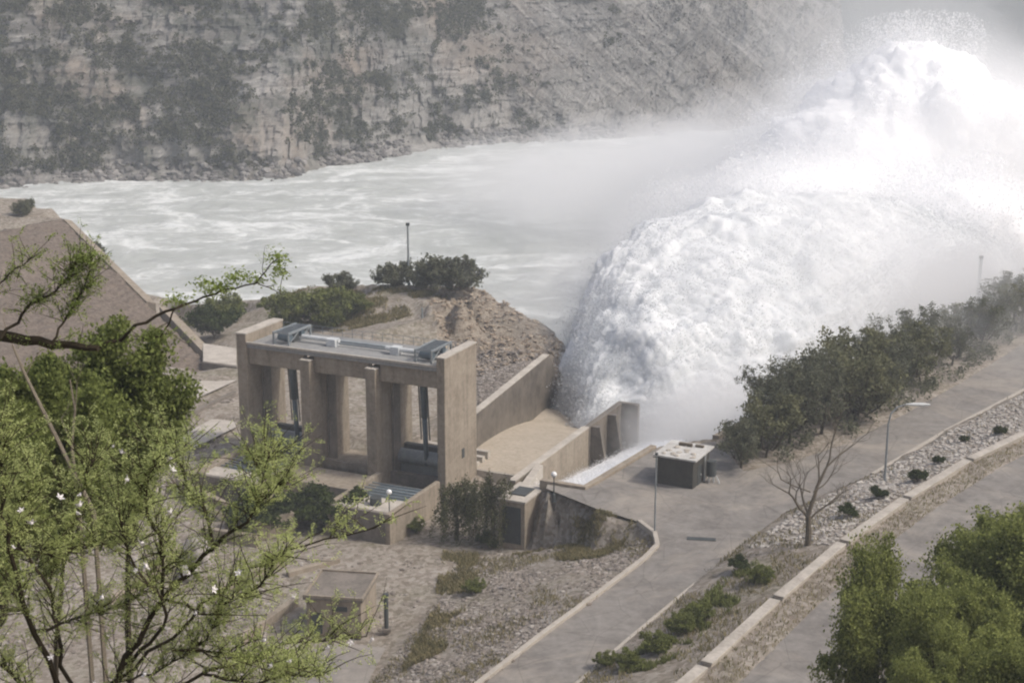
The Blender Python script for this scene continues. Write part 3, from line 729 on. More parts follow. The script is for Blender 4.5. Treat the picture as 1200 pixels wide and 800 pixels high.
mb = MB(); q = [(196,482),(276,446),(277,434),(225,440),(170,474)]; mb.prism(pxl(q, -5), pxl(q, -3.35)); tag(mb.build('slab', M['concrete_pale'], None), 'pale sloping apron at the foot of the stone embankment', 'slab')
mb = MB(); q = [(208,512),(276,476),(277,500),(228,524)]; mb.prism(pxl(q, -6), pxl(q, -4.3)); tag(mb.build('slab', M['concrete_pale'], None), 'pale slab below the diagonal retaining wall', 'slab')

for a, b, z_, h_, lb in (((232,556),(288,524),-3.3,1.6,'narrow concrete wall running back to the left pier of the gate tower'), ((60,612),(150,566),-4.6,1.6,'pale low wall among the stones at the far left below the dark trees'), ((268,600),(330,566),-4.4,2.2,'dark low wall in front of the left open chamber'), ((130,700),(215,640),-5.4,1.2,'broken low wall seen through the flowering branches'), ((255,690),(330,655),-5.7,1.1,'low concrete wall stub left of the flat roofed building'), ((285,745),(350,700),-5.5,1.2,'dark concrete channel edge just left of the flat roofed building'), ((235,618),(300,628),-5.0,2.2,'stepped concrete wall beneath the left open chamber'), ((395,652),(335,668),-6.0,.9,'short concrete kerb wall in the yard below the tower')):
    wallpx('low_wall', a, b, z_, z_, h_, .7, M['concrete_pale'] if 'pale' in lb else M['concrete'], lb)
# stone embankment (pitched slope)
A, B_, C, D = W(74,258,8), W(246,429,-4), W(40,566,-4), W(-190,300,8)
E2 = W(20,236,10)
emb = empty('stone_embankment', C)
mb = MB(); nu, nv_ = 50, 130; vs = []
for i in range(nu+1):
    for j in range(nv_+1):
        s, t = i/nu, j/nv_; p = D.lerp(A, s).lerp(C.lerp(B_, s), t); 
        if abs(t-.45) < .02: p = p+Vector((0,0,.25))
        n = float(fbm(np.array([p.x*.3]), np.array([p.y*.3]), p.z*.3, 4, .65)[0])*.6
        st_ = ((t*26+.35*n) % 1.0)*.55; vs.append(p+Vector((.1*n, -.3*n-st_*.4, .5*n+.15-st_*.45)))
fs = [(i*(nv_+1)+j, i*(nv_+1)+j+1, (i+1)*(nv_+1)+j+1, (i+1)*(nv_+1)+j) for i in range(nu) for j in range(nv_)]
mb.add(vs, fs); o = mb.build('stone_facing', M['pitching'], emb, smooth=True)
sm = o.modifiers.new('thick', 'SOLIDIFY'); sm.thickness = 1.0; sm.offset = -1 
mb = MB()
pA, pM, pM2, pB = A+Vector((0,0,.3)), A.lerp(B_, .62)+Vector((0,0,.3)), A.lerp(B_, .66)+Vector((1.0,.6,.3)), B_+Vector((.6,.4,.4))
w_ = Vector((1.5,.4,-.4))
mb.prism([pA+Vector((0,0,-2)), pM+Vector((0,0,-2)), pM+w_+Vector((0,0,-2)), pA+w_+Vector((0,0,-2))], [pA, pM, pM+w_, pA+w_])
mb.prism([pM2+Vector((0,0,-2)), pB+Vector((0,0,-2)), pB+w_*1.2+Vector((0,0,-2)), pM2+w_*1.2+Vector((0,0,-2))], [pM2, pB, pB+w_*1.2, pM2+w_*1.2])
mb.build('edge_ramp', M['concrete'], emb)
tag(emb, 'large brown stone pitched embankment sloping down at the left', 'embankment')

# ------------------------------------------------------------------ small concrete building lower left
b0 = W(424,748,-6); 
def loc(o, rz):
    c, s = math.cos(rz), math.sin(rz)
    return lambda x, y, z: Vector((o.x+x*c-y*s, o.y+x*s+y*c, o.z+z))
p0 = W(424,745,-6); p1 = W(359,742,-6)
rz = math.atan2(p0.y-p1.y, p0.x-p1.x)-0.05
L_ = loc(p0, rz)
def bx(mb, f, x0, x1, y0, y1, z0, z1):
    return mb.hexa([f(x0,y0,z0), f(x1,y0,z0), f(x1,y1,z0), f(x0,y1,z0), f(x0,y0,z1), f(x1,y0,z1), f(x1,y1,z1), f(x0,y1,z1)])
r = empty('pump_house', p0); wd = (p0-p1).length
mb = MB(); bx(mb, L_, -wd, 0, 0, 6.2, -.3, 3.6); w1 = mb.build('wall', M['concrete'], r, bevel=.05)
mb = MB(); bx(mb, L_, -wd-.25, .25, -.25, 6.45, 3.603, 3.9); rf = mb.build('roof', M['concrete_dark'], r, bevel=.04)
mb = MB()
for a in ((-wd-.25,.25,-.25,-.05),(-wd-.25,.25,6.25,6.45),(-wd-.25,-wd-.05,-.05,6.25),(.05,.25,-.05,6.25)): bx(mb, L_, *a, 3.903, 4.1)
mb.build('parapet', M['concrete'], rf)
mb = MB(); bx(mb, L_, -wd+.5, -wd+1.6, -.06, -.003, 0, 2.2); dr = mb.build('door', M['steel_dark'], r)
mb = MB(); bx(mb, L_, -wd+1.42, -wd+1.5, -.12, -.063, 1.0, 1.2); mb.build('handle', M['steel_pale'], dr)
mb = MB(); bx(mb, L_, -2.9, -1.4, -.06, -.003, 2.5, 3.0); mb.build('vent', M['steel_dark'], r)
tag(r, 'small flat roofed concrete building in the yard with dark doorway', 'building')
# dark post beside it
pp = W(453,738,-6)
r = empty('steel_post', pp); mb = MB(); mb.tube([pp+Vector((0,0,-.2)), pp+Vector((0,0,3.7))], .22, 8); mb.build('post', M['steel_dark'], r)
mb = MB(); mb.box(pp+Vector((0,0,.1)), (.9,.9,.3)); mb.build('base', M['concrete_dark'], r); mb = MB(); mb.tube([pp+Vector((0,0,3.7)), pp+Vector((0,0,3.9))], .3, 8); mb.build('cap', M['steel_dark'], r)
tag(r, 'thick dark steel post at the right corner of the small flat roofed building', 'post')
# broken slabs / low walls under the flowering tree
for (a, b, za, h, lb) in (((300,610),(345,600),-4,2.6,'upright concrete pillar wall behind the dark bushes below the tower'), ((205,560),(262,590),-4.6,1.2,'low concrete edge wall left of the left chamber')):
    wallpx('low_wall', a, b, za, za, h, .8, M['concrete'], lb)

# ------------------------------------------------------------------ hut
h0 = W(770,566,0); h1 = W(812,573,0)
rz = math.atan2(h1.y-h0.y, h1.x-h0.x); L_ = loc(h0, rz); wd = (h1-h0).length
r = empty('corrugated_hut', h0)
mb = MB(); n = 48; dp = 5.2; pts = []
for i in range(n): pts.append((wd*i/n, (.05 if i % 2 else 0)))
for i in range(n): pts.append((wd+(.0 if i % 2 else -.05), dp*i/n))
for i in range(n): pts.append((wd*(1-i/n), dp-(.05 if i % 2 else 0)))
for i in range(n): pts.append((.05 if i % 2 else 0, dp*(1-i/n)))
mb.prism([L_(x,y,-.1) for x,y in pts], [L_(x,y,3.35) for x,y in pts]); 
M['corrugated'] = simple('corrugated', (.06,.06,.052), (.105,.10,.088), .8, rough=.7, stain=.3, bump=.1)
mb.build('wall', M['corrugated'], r)
mb = MB(); bx(mb, L_, -.45, wd+.4, -.35, dp+.4, 3.353, 3.55); rf = mb.build('roof', simple('roof_sheet', (.36,.34,.30), (.66,.65,.62), .9, rough=.6), r)
for i in range(14):
    x, y = random.uniform(.2, wd-.2), random.uniform(.2, dp-.2); mb = MB(); mb.ball(L_(x,y,3.6), (random.uniform(.15,.45), random.uniform(.15,.4), random.uniform(.08,.2)), 6, 4); mb.build('roof_stone', M['concrete_pale'], rf)
mb = MB(); bx(mb, L_, 1.0, 2.6, dp-1.2, dp-.8, 3.55, 3.9); bx(mb, L_, 2.9, 3.9, dp-.9, dp-.5, 3.55, 3.8); mb.build('timber', M['bark'], rf)
mb = MB(); bx(mb, L_, wd+.003, wd+.06, 1.4, 2.5, 0, 2.3); dr = mb.build('door', M['steel_dark'], r)
mb = MB(); bx(mb, L_, wd+.07, wd+.12, 2.2, 2.35, 1.0, 1.2); mb.build('handle', M['steel_pale'], dr)
mb = MB(); bx(mb, L_, -.2, -.03, -.12, .05, -.1, 3.35); mb.build('corner_post', M['steel_pale'], r)
mb = MB(); bx(mb, L_, wd+.1, wd+.25, 3.2, 3.35, -.1, 3.2); mb.build('corner_post', M['steel_pale'], r)
tag(r, 'dark corrugated metal hut with pale littered roof beside the white water', 'hut')
# leaning sheet & tank to the right of the hut
q = L_(wd+1.0, 3.2, 0)
r = empty('water_tank', q); mb = MB(); mb.tube([q+Vector((0,0,.8)), q+Vector((0,0,2.6))], .55, 14); mb.build('tank', M['steel_dark'], r)
mb = MB()
for a in range(4): mb = MB(); mb.tube([q+Vector((.4*math.cos(a*1.57+.8), .4*math.sin(a*1.57+.8), -.1)), q+Vector((.4*math.cos(a*1.57+.8), .4*math.sin(a*1.57+.8), .8))], .06, 5); mb.build('leg', M['steel_pale'], r)
mb = MB(); mb.tube([q+Vector((.5,-.3,.9)), q+Vector((.8,-.4,.3)), q+Vector((.9,-.5,0))], .07, 6); mb.build('pipe', M['steel_pale'], r)
tag(r, 'dark water tank on a stand at the right side of the hut', 'tank')

# ------------------------------------------------------------------ lamps and poles
def globe_lamp(px, py, z, h, label, rad=.06):
    p = W(px, py, z); r = empty('lamp_post', p)
    mb = MB(); mb.tube([p+Vector((0,0,.5)), p+Vector((0,0,h-.6))], [rad*1.2, rad], 8); mb.build('post', M['steel_dark'], r)
    mb = MB(); mb.tube([p+Vector((0,0,-.3)), p+Vector((0,0,.6)), p+Vector((0,0,.75))], [.24,.2,.09], 10); mb.build('base', M['steel_dark'], r)
    mb = MB(); mb.ball(p+Vector((0,0,h-.35)), .33, 12, 8); gl = mb.build('lamp_shade', M['lamp_glass'], r, smooth=True)
    mb = MB(); mb.tube([p+Vector((0,0,h-.75)), p+Vector((0,0,h-.62))], [.1,.2], 8); mb.build('collar', M['steel_dark'], gl)
    tag(r, label, 'lamp post', 'white globe lamp posts'); return r
globe_lamp(457,633,-7, 6.3, 'black lamp post with white globe beside the open chamber, nearer the camera')
globe_lamp(649,585,0, 3.3, 'short black lamp post with white globe at the end of the white water channel')
p = W(1036,574,1.0); r = empty('street_lamp', p)
mb = MB(); arm = [(0,0,0),(0,0,7.6),(.25,.1,8.9),(.9,.2,9.6),(1.9,.3,9.9),(4.6,.5,9.8)]
mb.tube([p+Vector(a) for a in arm[:3]]+[p+Vector(a) for a in arm[3:5]], [.15,.1,.09,.08,.07], 8); mb.build('pole', M['steel'], r)
mb = MB(); a, b = p+Vector(arm[4]), p+Vector(arm[5]); mb.tube([a, a.lerp(b,.25), a.lerp(b,.7), b], [.08,.19,.21,.09], 8); mb.build('lamp_head', M['steel_pale'], r)
mb = MB(); mb.box(p+Vector((0,0,0)), (.6,.6,.5)); mb.build('base', M['concrete_dark'], r)
tag(r, 'tall grey street lamp with curved arm on the bank between the roads', 'street lamp')
def pole(px, py, z, h, rad, label, arm=True, head=None, mat='steel_dark'):
    p = W(px, py, z); r = empty('pole', p)
    mb = MB(); mb.tube([p+Vector((0,0,-.5)), p+Vector((0,0,h))], [rad*1.3, rad], 8); mb.build('pole_shaft', M[mat], r)
    mb = MB(); mb.tube([p+Vector((0,0,-.4)), p+Vector((0,0,.25))], rad*2.6, 8); mb.build('base', M['concrete_dark'], r)
    if head == 'box': mb = MB(); mb.box(p+Vector((0,0,h+.25)), (.65,.5,.5)); mb.build('floodlight', M['steel_dark'], r)
    if head == 'cap': mb = MB(); mb.tube([p+Vector((-.35,0,h-.3)), p+Vector((.35,0,h-.3))], .06, 6); mb.box(p+Vector((0,0,h+.05)), (.3,.3,.2)); mb.build('bracket', M['steel_dark'], r)
    tag(r, label, 'pole'); return r
pole(479,336,1, 11.0, .16, 'thin grey pole standing by the bushes on the mound top', head='box', mat='steel')
pole(1146,352,0, 7.4, .28, 'thick pole with a square head among the trees against white spray', head='box', mat='steel')
pole(767,625,0, 8.8, .07, 'tall thin pole at the rounded kerb corner in front of the hut', head='cap', mat='steel')
pole(495,384,-1, 3.4, .14, 'short dark post pair on the paved ground behind the gate tower', head=None, mat='steel')

# drain grate on the road
mb = MB(); mb.box(W(822,631,.04), (3.0,.8,.06), R(-8)); o = mb.build('drain_grate', M['steel_dark']); tag(o, 'dark drain grate set in the lower road', 'drain')

# ------------------------------------------------------------------ river
rx = np.concatenate([np.arange(-420,-190,5.0), np.arange(-190,200,.9), np.arange(200,900,8.0)])
ry = np.concatenate([np.arange(165,250,1.4), np.arange(250,700,1.3), np.arange(700,1300,10.0)])
X, Y = np.meshgrid(rx, ry)
Zr = -14+.55*fbm(X*.05+Y*.01, Y*.11, 1, 5, .6)+.35*billow(X*.09, Y*.16, 3, 3)
turb = np.clip((X+190)/60, 0, 1)
me = raw_mesh('river', np.stack([X.ravel(), Y.ravel(), Zr.ravel()], 1), grid_faces(*X.shape), M['river'], True)
tag(link('river', me), kind='structure')
# channel pool beside the chute
px_ = np.linspace(0, 1, 70); py_ = np.linspace(0, 1, 30)
a0, a1, b0_, b1_ = G(5.5,9.3,-6.3), G(40,12,-6.3), W(630,566,-.6), W(806,515,-.6); bm_ = W(686,573,-.6)
vs = []
for t in px_:
    for s in py_:
        p = a0.lerp(a1, t).lerp(b0_.lerp(bm_, t/.22) if t < .22 else bm_.lerp(b1_, (t-.22)/.78), s)
        n = float(billow(np.array([p.x*.35]), np.array([p.y*.35]), 0, 4)[0]); vs.append((p.x, p.y, -.7-5.6*(1-s)-2.5*t*(1-s)+.22*n))
me = raw_mesh('channel_water', vs, grid_faces(70, 30), M['foam'], True)
tag(link('channel_water', me), kind='structure'); CHW = np.array(vs)

# ------------------------------------------------------------------ the water jet
ST = [ # back base, crest, front base
 [(6.5,222,-10),(8.5,218,-8.2),(9.5,204,-9.5)],
 [(6.5,227,-13),(9.0,224,-3),(13,207,-10)],
 [(6.5,235,-15),(10.5,232,3.0),(17,211,-13)],
 [(8,246,-15),(14.5,243,9.0),(25,209,-14)],
 [(14,266,-15),(24,260,13.5),(36,213,-14)],
 [(26,288,-15),(39,278,15.5),(48,221,-15)],
 [(42,308,-15),(57,290,14.5),(58,238,-10)],
 [(58,322,-15),(73,298,11.5),(68,260,-1.5)],
 [(74,328,-15),(87,300,8.0),(79,275,3.5)],
 [(88,330,-15),(98,302,3),(91,288,0)],
 [(96,325,-16),(106,300,-10),(102,290,-14)]]
ST = np.array(ST, float)
def catmull(P, t):
    n = len(P)-1; i = min(int(t*n), n-1); f = t*n-i
    p0, p1, p2, p3 = P[max(i-1,0)], P[i], P[i+1], P[min(i+2,n)]
    return .5*((2*p1)+(-p0+p2)*f+(2*p0-5*p1+4*p2-p3)*f*f+(-p0+3*p1-3*p2+p3)*f**3)
nu, nv_ = 420, 230
grid = np.zeros((nu, nv_, 3))
for i in range(nu):
    s = catmull(ST, i/(nu-1)); bk, cr, fr = s
    for j in range(nv_):
        t = j/(nv_-1)
        if t < .3: q = t/.3; a = q*math.pi/2; w = (1-math.cos(a)); hgt = math.sin(a); p = bk+(cr-bk)*np.array([w, w, hgt])
        else: q = (t-.3)/.7; a = q*math.pi/2; w = math.sin(a)**1.15; hgt = math.cos(a)**.85 if q < 1 else 0; p = cr+(fr-cr)*np.array([w, w, 1-hgt])
        grid[i, j] = p
du = np.gradient(grid, axis=0); dv = np.gradient(grid, axis=1); nr = np.cross(dv, du); nr /= np.linalg.norm(nr, axis=2)[...,None]+1e-9
if nr[nu//2, nv_//3, 2] < 0: nr = -nr
x, y, z = grid[...,0], grid[...,1], grid[...,2]
ii = np.linspace(0, 1, nu)[:,None]*np.ones((1, nv_))
amp = .25+.65*np.clip(ii*3.0, 0, 1)
jj = np.linspace(0, 1, nv_)[None,:]*np.ones((nu, 1))
d = amp*(1.9*fbm(x*.06, y*.06, z*.06, 3)+.9*np.abs(fbm(jj*16+.4*noise(x*.1, y*.1, z*.1), ii*5, 3, 4, .6))-1.2+.75*billow(x*.13, y*.13, z*.13, 3, .5)+.2*billow(x*.6, y*.6, z*.6, 3, .6))
grid = grid+nr*d[...,None]
JET = grid.copy()
me = raw_mesh('water_jet', grid.reshape(-1, 3), grid_faces(nu, nv_), M['foam'], True)
tag(link('water_jet', me), 'huge white foaming jet of water arching out of the spillway chute', 'water jet', kind='stuff')
# flying droplets and clots round the jet
sel = rng.integers(0, nu*nv_, 330000); P = grid.reshape(-1, 3)[sel]; Nn = nr.reshape(-1, 3)[sel]
fu = (sel//nv_)/(nu-1); fv = (sel % nv_)/(nv_-1)
st_ = fbm(fv*22+.5*noise(P[:,0]*.08, P[:,1]*.08, P[:,2]*.08), fu*7, 2, 5, .65)            # torn strands along the flow
keep = rng.uniform(size=len(sel)) < np.clip(.45+1.1*st_, .08, 1); P, Nn, st_, fu = P[keep], Nn[keep], st_[keep], fu[keep]
off = (rng.exponential(.75, len(P))*(.35+1.4*np.clip(st_+.35, 0, 1))*np.clip(fu*2.2+.25, .25, 1.25))[:,None]
JP = P+Nn*off+rng.normal(0, .22, P.shape)

# ------------------------------------------------------------------ mist (volumes with soft edges)
def blobby(name, c, r, mat, label, seed=0, ns=.35, fine=False):
    import bmesh
    bm = bmesh.new(); bmesh.ops.create_icosphere(bm, subdivisions=5, radius=1.0)
    V = np.array([v.co[:] for v in bm.verts]); n = fbm(V[:,0]*1.6+seed, V[:,1]*1.6, V[:,2]*1.6, 4)
    V = V*(1+ns*n)[:,None]*np.array(r)
    for v, q in zip(bm.verts, V): v.co = q
    me = bpy.data.meshes.new(name); bm.to_mesh(me); bm.free(); me.materials.append(mat)
    for f in me.polygons: f.use_smooth = True
    o = link(name, me); o.location = c; tag(o, label, 'mist', kind='stuff'); return o
def mist_mat(name, dens, r, sc, lo, hi, edge=.55, col_=(1.0,1.0,1.0), aniso=0.0):
    m, nt, out = new_mat(name); k = N(nt)
    tc = k.n('ShaderNodeTexCoord').outputs['Object']
    nz = k.noise(tc, sc, 4, .6, .3)
    sv = k.n('ShaderNodeVectorMath', {0: tc, 1: tuple(1/a for a in r)}, operation='MULTIPLY').outputs[0]
    ln = k.n('ShaderNodeVectorMath', {0: sv}, operation='LENGTH').outputs['Value']
    s = k.n('ShaderNodeMath', {0: nz, 1: 1.1}, operation='MULTIPLY').outputs[0]
    a = k.n('ShaderNodeMath', {0: s, 1: ln}, operation='SUBTRACT').outputs[0]           # noise - distance
    f = k.n('ShaderNodeMapRange', {0: a, 1: lo, 2: hi, 3: 0.0, 4: dens}, interpolation_type='SMOOTHSTEP').outputs[0]
    v = k.n('ShaderNodeVolumePrincipled', {'Color': (*col_, 1), 'Density': f, 'Anisotropy': aniso})
    nt.links.new(v.outputs[0], out.inputs['Volume'])
    m.cycles.volume_step_rate = 1.0
    return m
r_ = (84, 74, 43)
blobby('mist_plume', (108, 384, -4), tuple(a*1.1 for a in r_), mist_mat('mist_plume', .04, r_, .022, -.58, .1), 'towering white cloud of mist rising behind the water jet', 3)
r_ = (42, 40, 21)
blobby('mist_plume', (58, 318, -4), tuple(a*1.08 for a in r_), mist_mat('mist_near', .05, r_, .03, -.55, .05), 'soft white mist hanging over the crest of the water jet', 8)
r_ = (64, 55, 22)
blobby('river_mist', (36, 420, -8), tuple(a*1.05 for a in r_), mist_mat('mist_river', .038, r_, .03, -.6, .1), 'thin veil of mist drifting over the river left of the plume', 5)
r_ = (48, 40, 24)
blobby('cliff_mist', (112, 455, 34), tuple(a*1.05 for a in r_), mist_mat('mist_cliff', .012, r_, .035, -.7, .1), 'thin grey mist trailing up past the end of the cliff', 12)
r_ = (50, 52, 26)
blobby('jet_mist', (48, 258, -4), tuple(a*1.05 for a in r_), mist_mat('mist_jet', .03, r_, .05, -.6, .1), 'thin veil of mist wrapped round the falling water jet', 15)
r_ = (17, 16, 13)
blobby('chute_mist', (29, 203, -9), tuple(a*1.05 for a in r_), mist_mat('mist_chute', .14, r_, .1, -.6, .1), 'pale mist hanging at the foot of the jet beside the chute', 6)
r_ = (30, 20, 15)
blobby('bank_mist', (76, 262, -3), tuple(a*1.05 for a in r_), mist_mat('mist_bank', .07, r_, .06, -.6, .1), 'grey mist drifting behind the trees at the right', 9)


ELL = [((102,385,11),(38,32,30),1.3), ((152,392,-3),(60,36,27),1.3), ((72,365,-6),(30,30,21),.7), ((88,378,5),(34,30,26),1.0), ((60,326,0),(33,27,18),.9), ((95,322,-1),(30,24,18),.8)]
def cloud_pts(n):
    out = []; tot = sum(e[2] for e in ELL)
    for c, ra, w_ in ELL:
        m_ = int(n*w_/tot); d = rng.normal(size=(m_, 3)); d /= np.linalg.norm(d, axis=1)[:,None]
        q = d*(rng.uniform(.18, 1, m_)**.36)[:,None]*1.12; p = np.array(c)+q*np.array(ra); rr = np.linalg.norm(q, axis=1)
        nz = fbm(p[:,0]*.045, p[:,1]*.045, p[:,2]*.05, 5, .6)
        keep = rr < .84+.40*nz+rng.exponential(.06, m_); out.append(p[keep])
    p = np.concatenate(out); return p[p[:,2] > -15]
import bmesh
bm = bmesh.new(); bmesh.ops.create_icosphere(bm, subdivisions=7, radius=1.0)
Dn = np.array([v.co[:] for v in bm.verts]); c0 = np.array([100., 375., 2.]); rr = np.full(len(Dn), 8.0)
for c, ra, w_ in ELL:
    c, ra = np.array(c, float), np.array(ra, float)*.84; o_ = (c0-c)/ra; q = Dn/ra
    A2 = (q*q).sum(1); B2 = (q*o_).sum(1); C2 = (o_*o_).sum()-1; ds = B2*B2-A2*C2
    ex = np.where(ds > 0, (-B2+np.sqrt(np.maximum(ds, 0)))/A2, 0); rr = np.maximum(rr, ex)
Pp = c0+Dn*rr[:,None]
for v, q in zip(bm.verts, Pp): v.co = q
for _ in range(30): bmesh.ops.smooth_vert(bm, verts=bm.verts, factor=.5, use_axis_x=True, use_axis_y=True, use_axis_z=True)
Pp = np.array([v.co[:] for v in bm.verts]); Dn = Pp-c0; Dn /= np.linalg.norm(Dn, axis=1)[:,None]
Pp = Pp+Dn*(4.0*fbm(Pp[:,0]*.045, Pp[:,1]*.045, Pp[:,2]*.05, 5, .6)-1.5+1.0*billow(Pp[:,0]*.12, Pp[:,1]*.12, Pp[:,2]*.12, 3))[:,None]
for v, q in zip(bm.verts, Pp): v.co = q
me = bpy.data.meshes.new('spray_heart'); bm.to_mesh(me); bm.free(); me.materials.append(M['cloud'])
for f in me.polygons: f.use_smooth = True
tag(link('spray_heart', me), 'dense white heart of the spray cloud behind the water jet', 'spray', kind='stuff')
def flakes(name, P, s0, s1, mat, label):
    n = len(P); t = rng.normal(size=(n,3)); t /= np.linalg.norm(t, axis=1)[:,None]; b = np.cross(t, rng.normal(size=(n,3))); b /= np.linalg.norm(b, axis=1)[:,None]+1e-9
    sz = rng.uniform(s0, s1, n)[:,None]*.5; V = np.stack([P-t*sz-b*sz*.6, P+b*sz, P+t*sz*1.1], 1)
    tag(link(name, raw_mesh(name, V.reshape(-1,3), np.arange(n*3).reshape(-1,3), mat)), label, 'spray', kind='stuff')
cp = CHW[rng.integers(0, len(CHW), 30000)]; cp = cp+np.column_stack([rng.normal(0,.4,len(cp)), rng.normal(0,.4,len(cp)), rng.exponential(.16,len(cp))])
flakes('channel_spray', cp, .04, .15, M['drops'], 'fine white froth over the narrow channel beside the chute')
flakes('jet_spray', JP, .07, .3, M['jet_drops'], 'torn strands and droplets flying off the surface of the water jet')
flakes('spray_cloud', cloud_pts(1250000), .2, .55, M['drops'], 'white spray cloud billowing up behind the water jet')

# ------------------------------------------------------------------ far cliff and mountain
toe = [(-900,330),(-400,245),(-100,226),(0,221),(130,212),(330,209),(380,197),(450,186),(520,174),(600,167),(700,164),(850,152),(960,141),(1000,137)]
T = [W(a, b, -14.5) for a, b in toe]; T.append(T[-1]+Vector((-10,190,0))); T.append(T[-1]+Vector((60,300,0)))
seg = [0]
for a, b in zip(T, T[1:]): seg.append(seg[-1]+(b-a).length)
svals = np.concatenate([np.linspace(0, seg[2], 40), np.arange(seg[2]+.8, seg[13], .85), np.linspace(seg[13]+2, seg[-1], 60)])
TX = np.interp(svals, seg, [p.x for p in T]); TY = np.interp(svals, seg, [p.y for p in T])
hv = np.concatenate([np.arange(0, 62, .75), np.arange(62, 190, 6)])
S, Hh = np.meshgrid(svals, hv); TXg = np.broadcast_to(TX, S.shape); TYg = np.broadcast_to(TY, S.shape)
led = .8*(np.floor(Hh/7+.6*fbm(S*.01, Hh*.03, 0, 3))-Hh/7)           # ledges
out_ = Hh*.85-led*np.clip(1-(TXg+10)/60, .2, 1)
bank = np.where(Hh < 5, (5-Hh)*-1.2, 0)
xr = np.clip((TXg+30)/80, 0, 1)
sdiag = S*(1-.0)-Hh*1.1*xr
rough = 7*fbm(S*.012, Hh*.02, 1, 3)+4.6*np.abs(fbm(sdiag*.05, Hh*.02, 2, 4, .6))+2.2*fbm(sdiag*.16, Hh*.14, 3, 5, .68)+.45*billow(S*.45, Hh*.55, 5, 3, .6)
bay = 6*np.exp(-((Hh-3)/3)**2)*(fbm(S*.03, Hh*0, 9, 3)*.6)
Yc = TYg+out_+bank-(rough)*np.clip(Hh/8, .25, 1)+bay
Zc = -15.5+Hh+.3*fbm(S*.3, Hh*.3, 8, 3)
me = raw_mesh('far_cliff', np.stack([TXg.ravel(), Yc.ravel(), Zc.ravel()], 1), grid_faces(*S.shape), M['cliff'], False)
tag(link('cliff', me), kind='structure')
# boulders along the far waterline
sel = rng.integers(0, S.shape[1], 3600); hh_ = rng.integers(1, 9, 3600)
P = np.stack([TX[sel]+rng.uniform(-.5,.5,3600), Yc[hh_, sel]-.4, Zc[hh_, sel]], 1); P = P[P[:,0] < 60]
P = P[fbm(P[:,0]*.05, P[:,0]*0, 0, 4) > -.25]; rocks('shore_rocks', P, .25+1.5*rng.uniform(0,1,len(P))**2.5, M['rock_bank'], 'grey boulders along the far water line below the cliff', flat=1)
# leaf-card generator
def leaf_cloud(centers, radii, per, size, upright=.0):
    n = len(centers); idx = np.repeat(np.arange(n), per); c = centers[idx]; r = radii[idx]
    d = rng.normal(size=(len(idx), 3)); d /= np.linalg.norm(d, axis=1)[:,None]; rr = rng.uniform(.15, 1, len(idx))**.6*np.where(rng.uniform(size=len(idx)) < .18, rng.uniform(1, 1.6, len(idx)), 1)
    p = c+d*rr[:,None]*r
    t = rng.normal(size=(len(idx), 3)); t[:,2] *= 1+upright; t /= np.linalg.norm(t, axis=1)[:,None]
    b = np.cross(t, rng.normal(size=(len(idx), 3))); b /= np.linalg.norm(b, axis=1)[:,None]+1e-9
    s = size*rng.uniform(.6, 1.4, len(idx))[:,None]
    V = np.stack([p-t*s*.5, p+b*s*.32, p+t*s*.5, p-b*s*.32], 1)
    return V
def quads(V): return V.reshape(-1, 3), np.arange(len(V)*4).reshape(-1, 4)
# scrub on the cliff
cand = rng.integers(0, len(svals), 60000); hc = rng.integers(6, min(len(hv), 88), 60000)
px0 = TX[cand]; m_ = fbm(svals[cand]*.04, hv[hc]*.07, 4, 6, .75)+rng.normal(0, .13, len(cand))
lim = np.interp(px0, [-200,-60,-20,0,60,80], [.12,.10,.22,.6,.95,1.1])
keep = m_ > lim; cand, hc = cand[keep][:6500], hc[keep][:6500]
P = np.stack([TX[cand], Yc[hc, cand]-.5, Zc[hc, cand]+.5], 1)
rad = np.stack([rng.uniform(.7,2.0,len(P))]*3, 1)*np.array([1.1,1,.8])
V, Fq = quads(leaf_cloud(P, rad, 22, .8)); M['scrub'] = leaf_mat('scrub', (.035,.042,.03), (.12,.12,.075), .15)
tag(link('cliff_scrub', raw_mesh('cliff_scrub', V, Fq, M['scrub'])), 'dark green scrub covering the left part of the far cliff', 'scrub', kind='stuff')
# distant mountain
mx_ = np.linspace(-300, 1500, 180); mh = np.linspace(0, 1, 50); X, Hm = np.meshgrid(mx_, mh)
Ym = 820+900*Hm+90*fbm(X*.004, Hm*3, 0, 4); Zm = -16+420*Hm**1.1+60*fbm(X*.006, Hm*4, 5, 5)*np.clip(Hm*4, 0, 1)
tag(link('mountain', raw_mesh('mountain', np.stack([X.ravel(), Ym.ravel(), Zm.ravel()], 1), grid_faces(*X.shape), M['far_forest'], True)), kind='structure')

# ------------------------------------------------------------------ vegetation prototypes
def branchy(mb, p, d, L, r, depth, tips, nseg=4, spread=.6, up=.15, split=3, shrink=.68):
    pts = [Vector(p)]; dd = Vector(d).normalized(); rads = [r]
    for i in range(nseg):
        dd = (dd+Vector((random.gauss(0,.16), random.gauss(0,.16), random.gauss(0,.12)+up*.25))).normalized()
        pts.append(pts[-1]+dd*L/nseg); rads.append(r*(1-.45*(i+1)/nseg))
    mb.tube(pts, rads, 6 if depth > 1 else 4)
    if depth <= 1: tips.append(pts[-1]); tips.append(pts[len(pts)//2])
    if depth == 0: return
    for k in range(split):
        ax = Vector((random.gauss(0,1), random.gauss(0,1), random.gauss(0,.5)+up)).normalized()
        nd = (dd*(1-spread)+ax*spread*1.2).normalized()
        st = pts[-1] if k == 0 else pts[random.randint(max(1, nseg-2), nseg)]
        branchy(mb, st, nd, L*shrink*random.uniform(.8,1.15), rads[-1]*.8, depth-1, tips, max(2, nseg-1), spread, up, split, shrink)
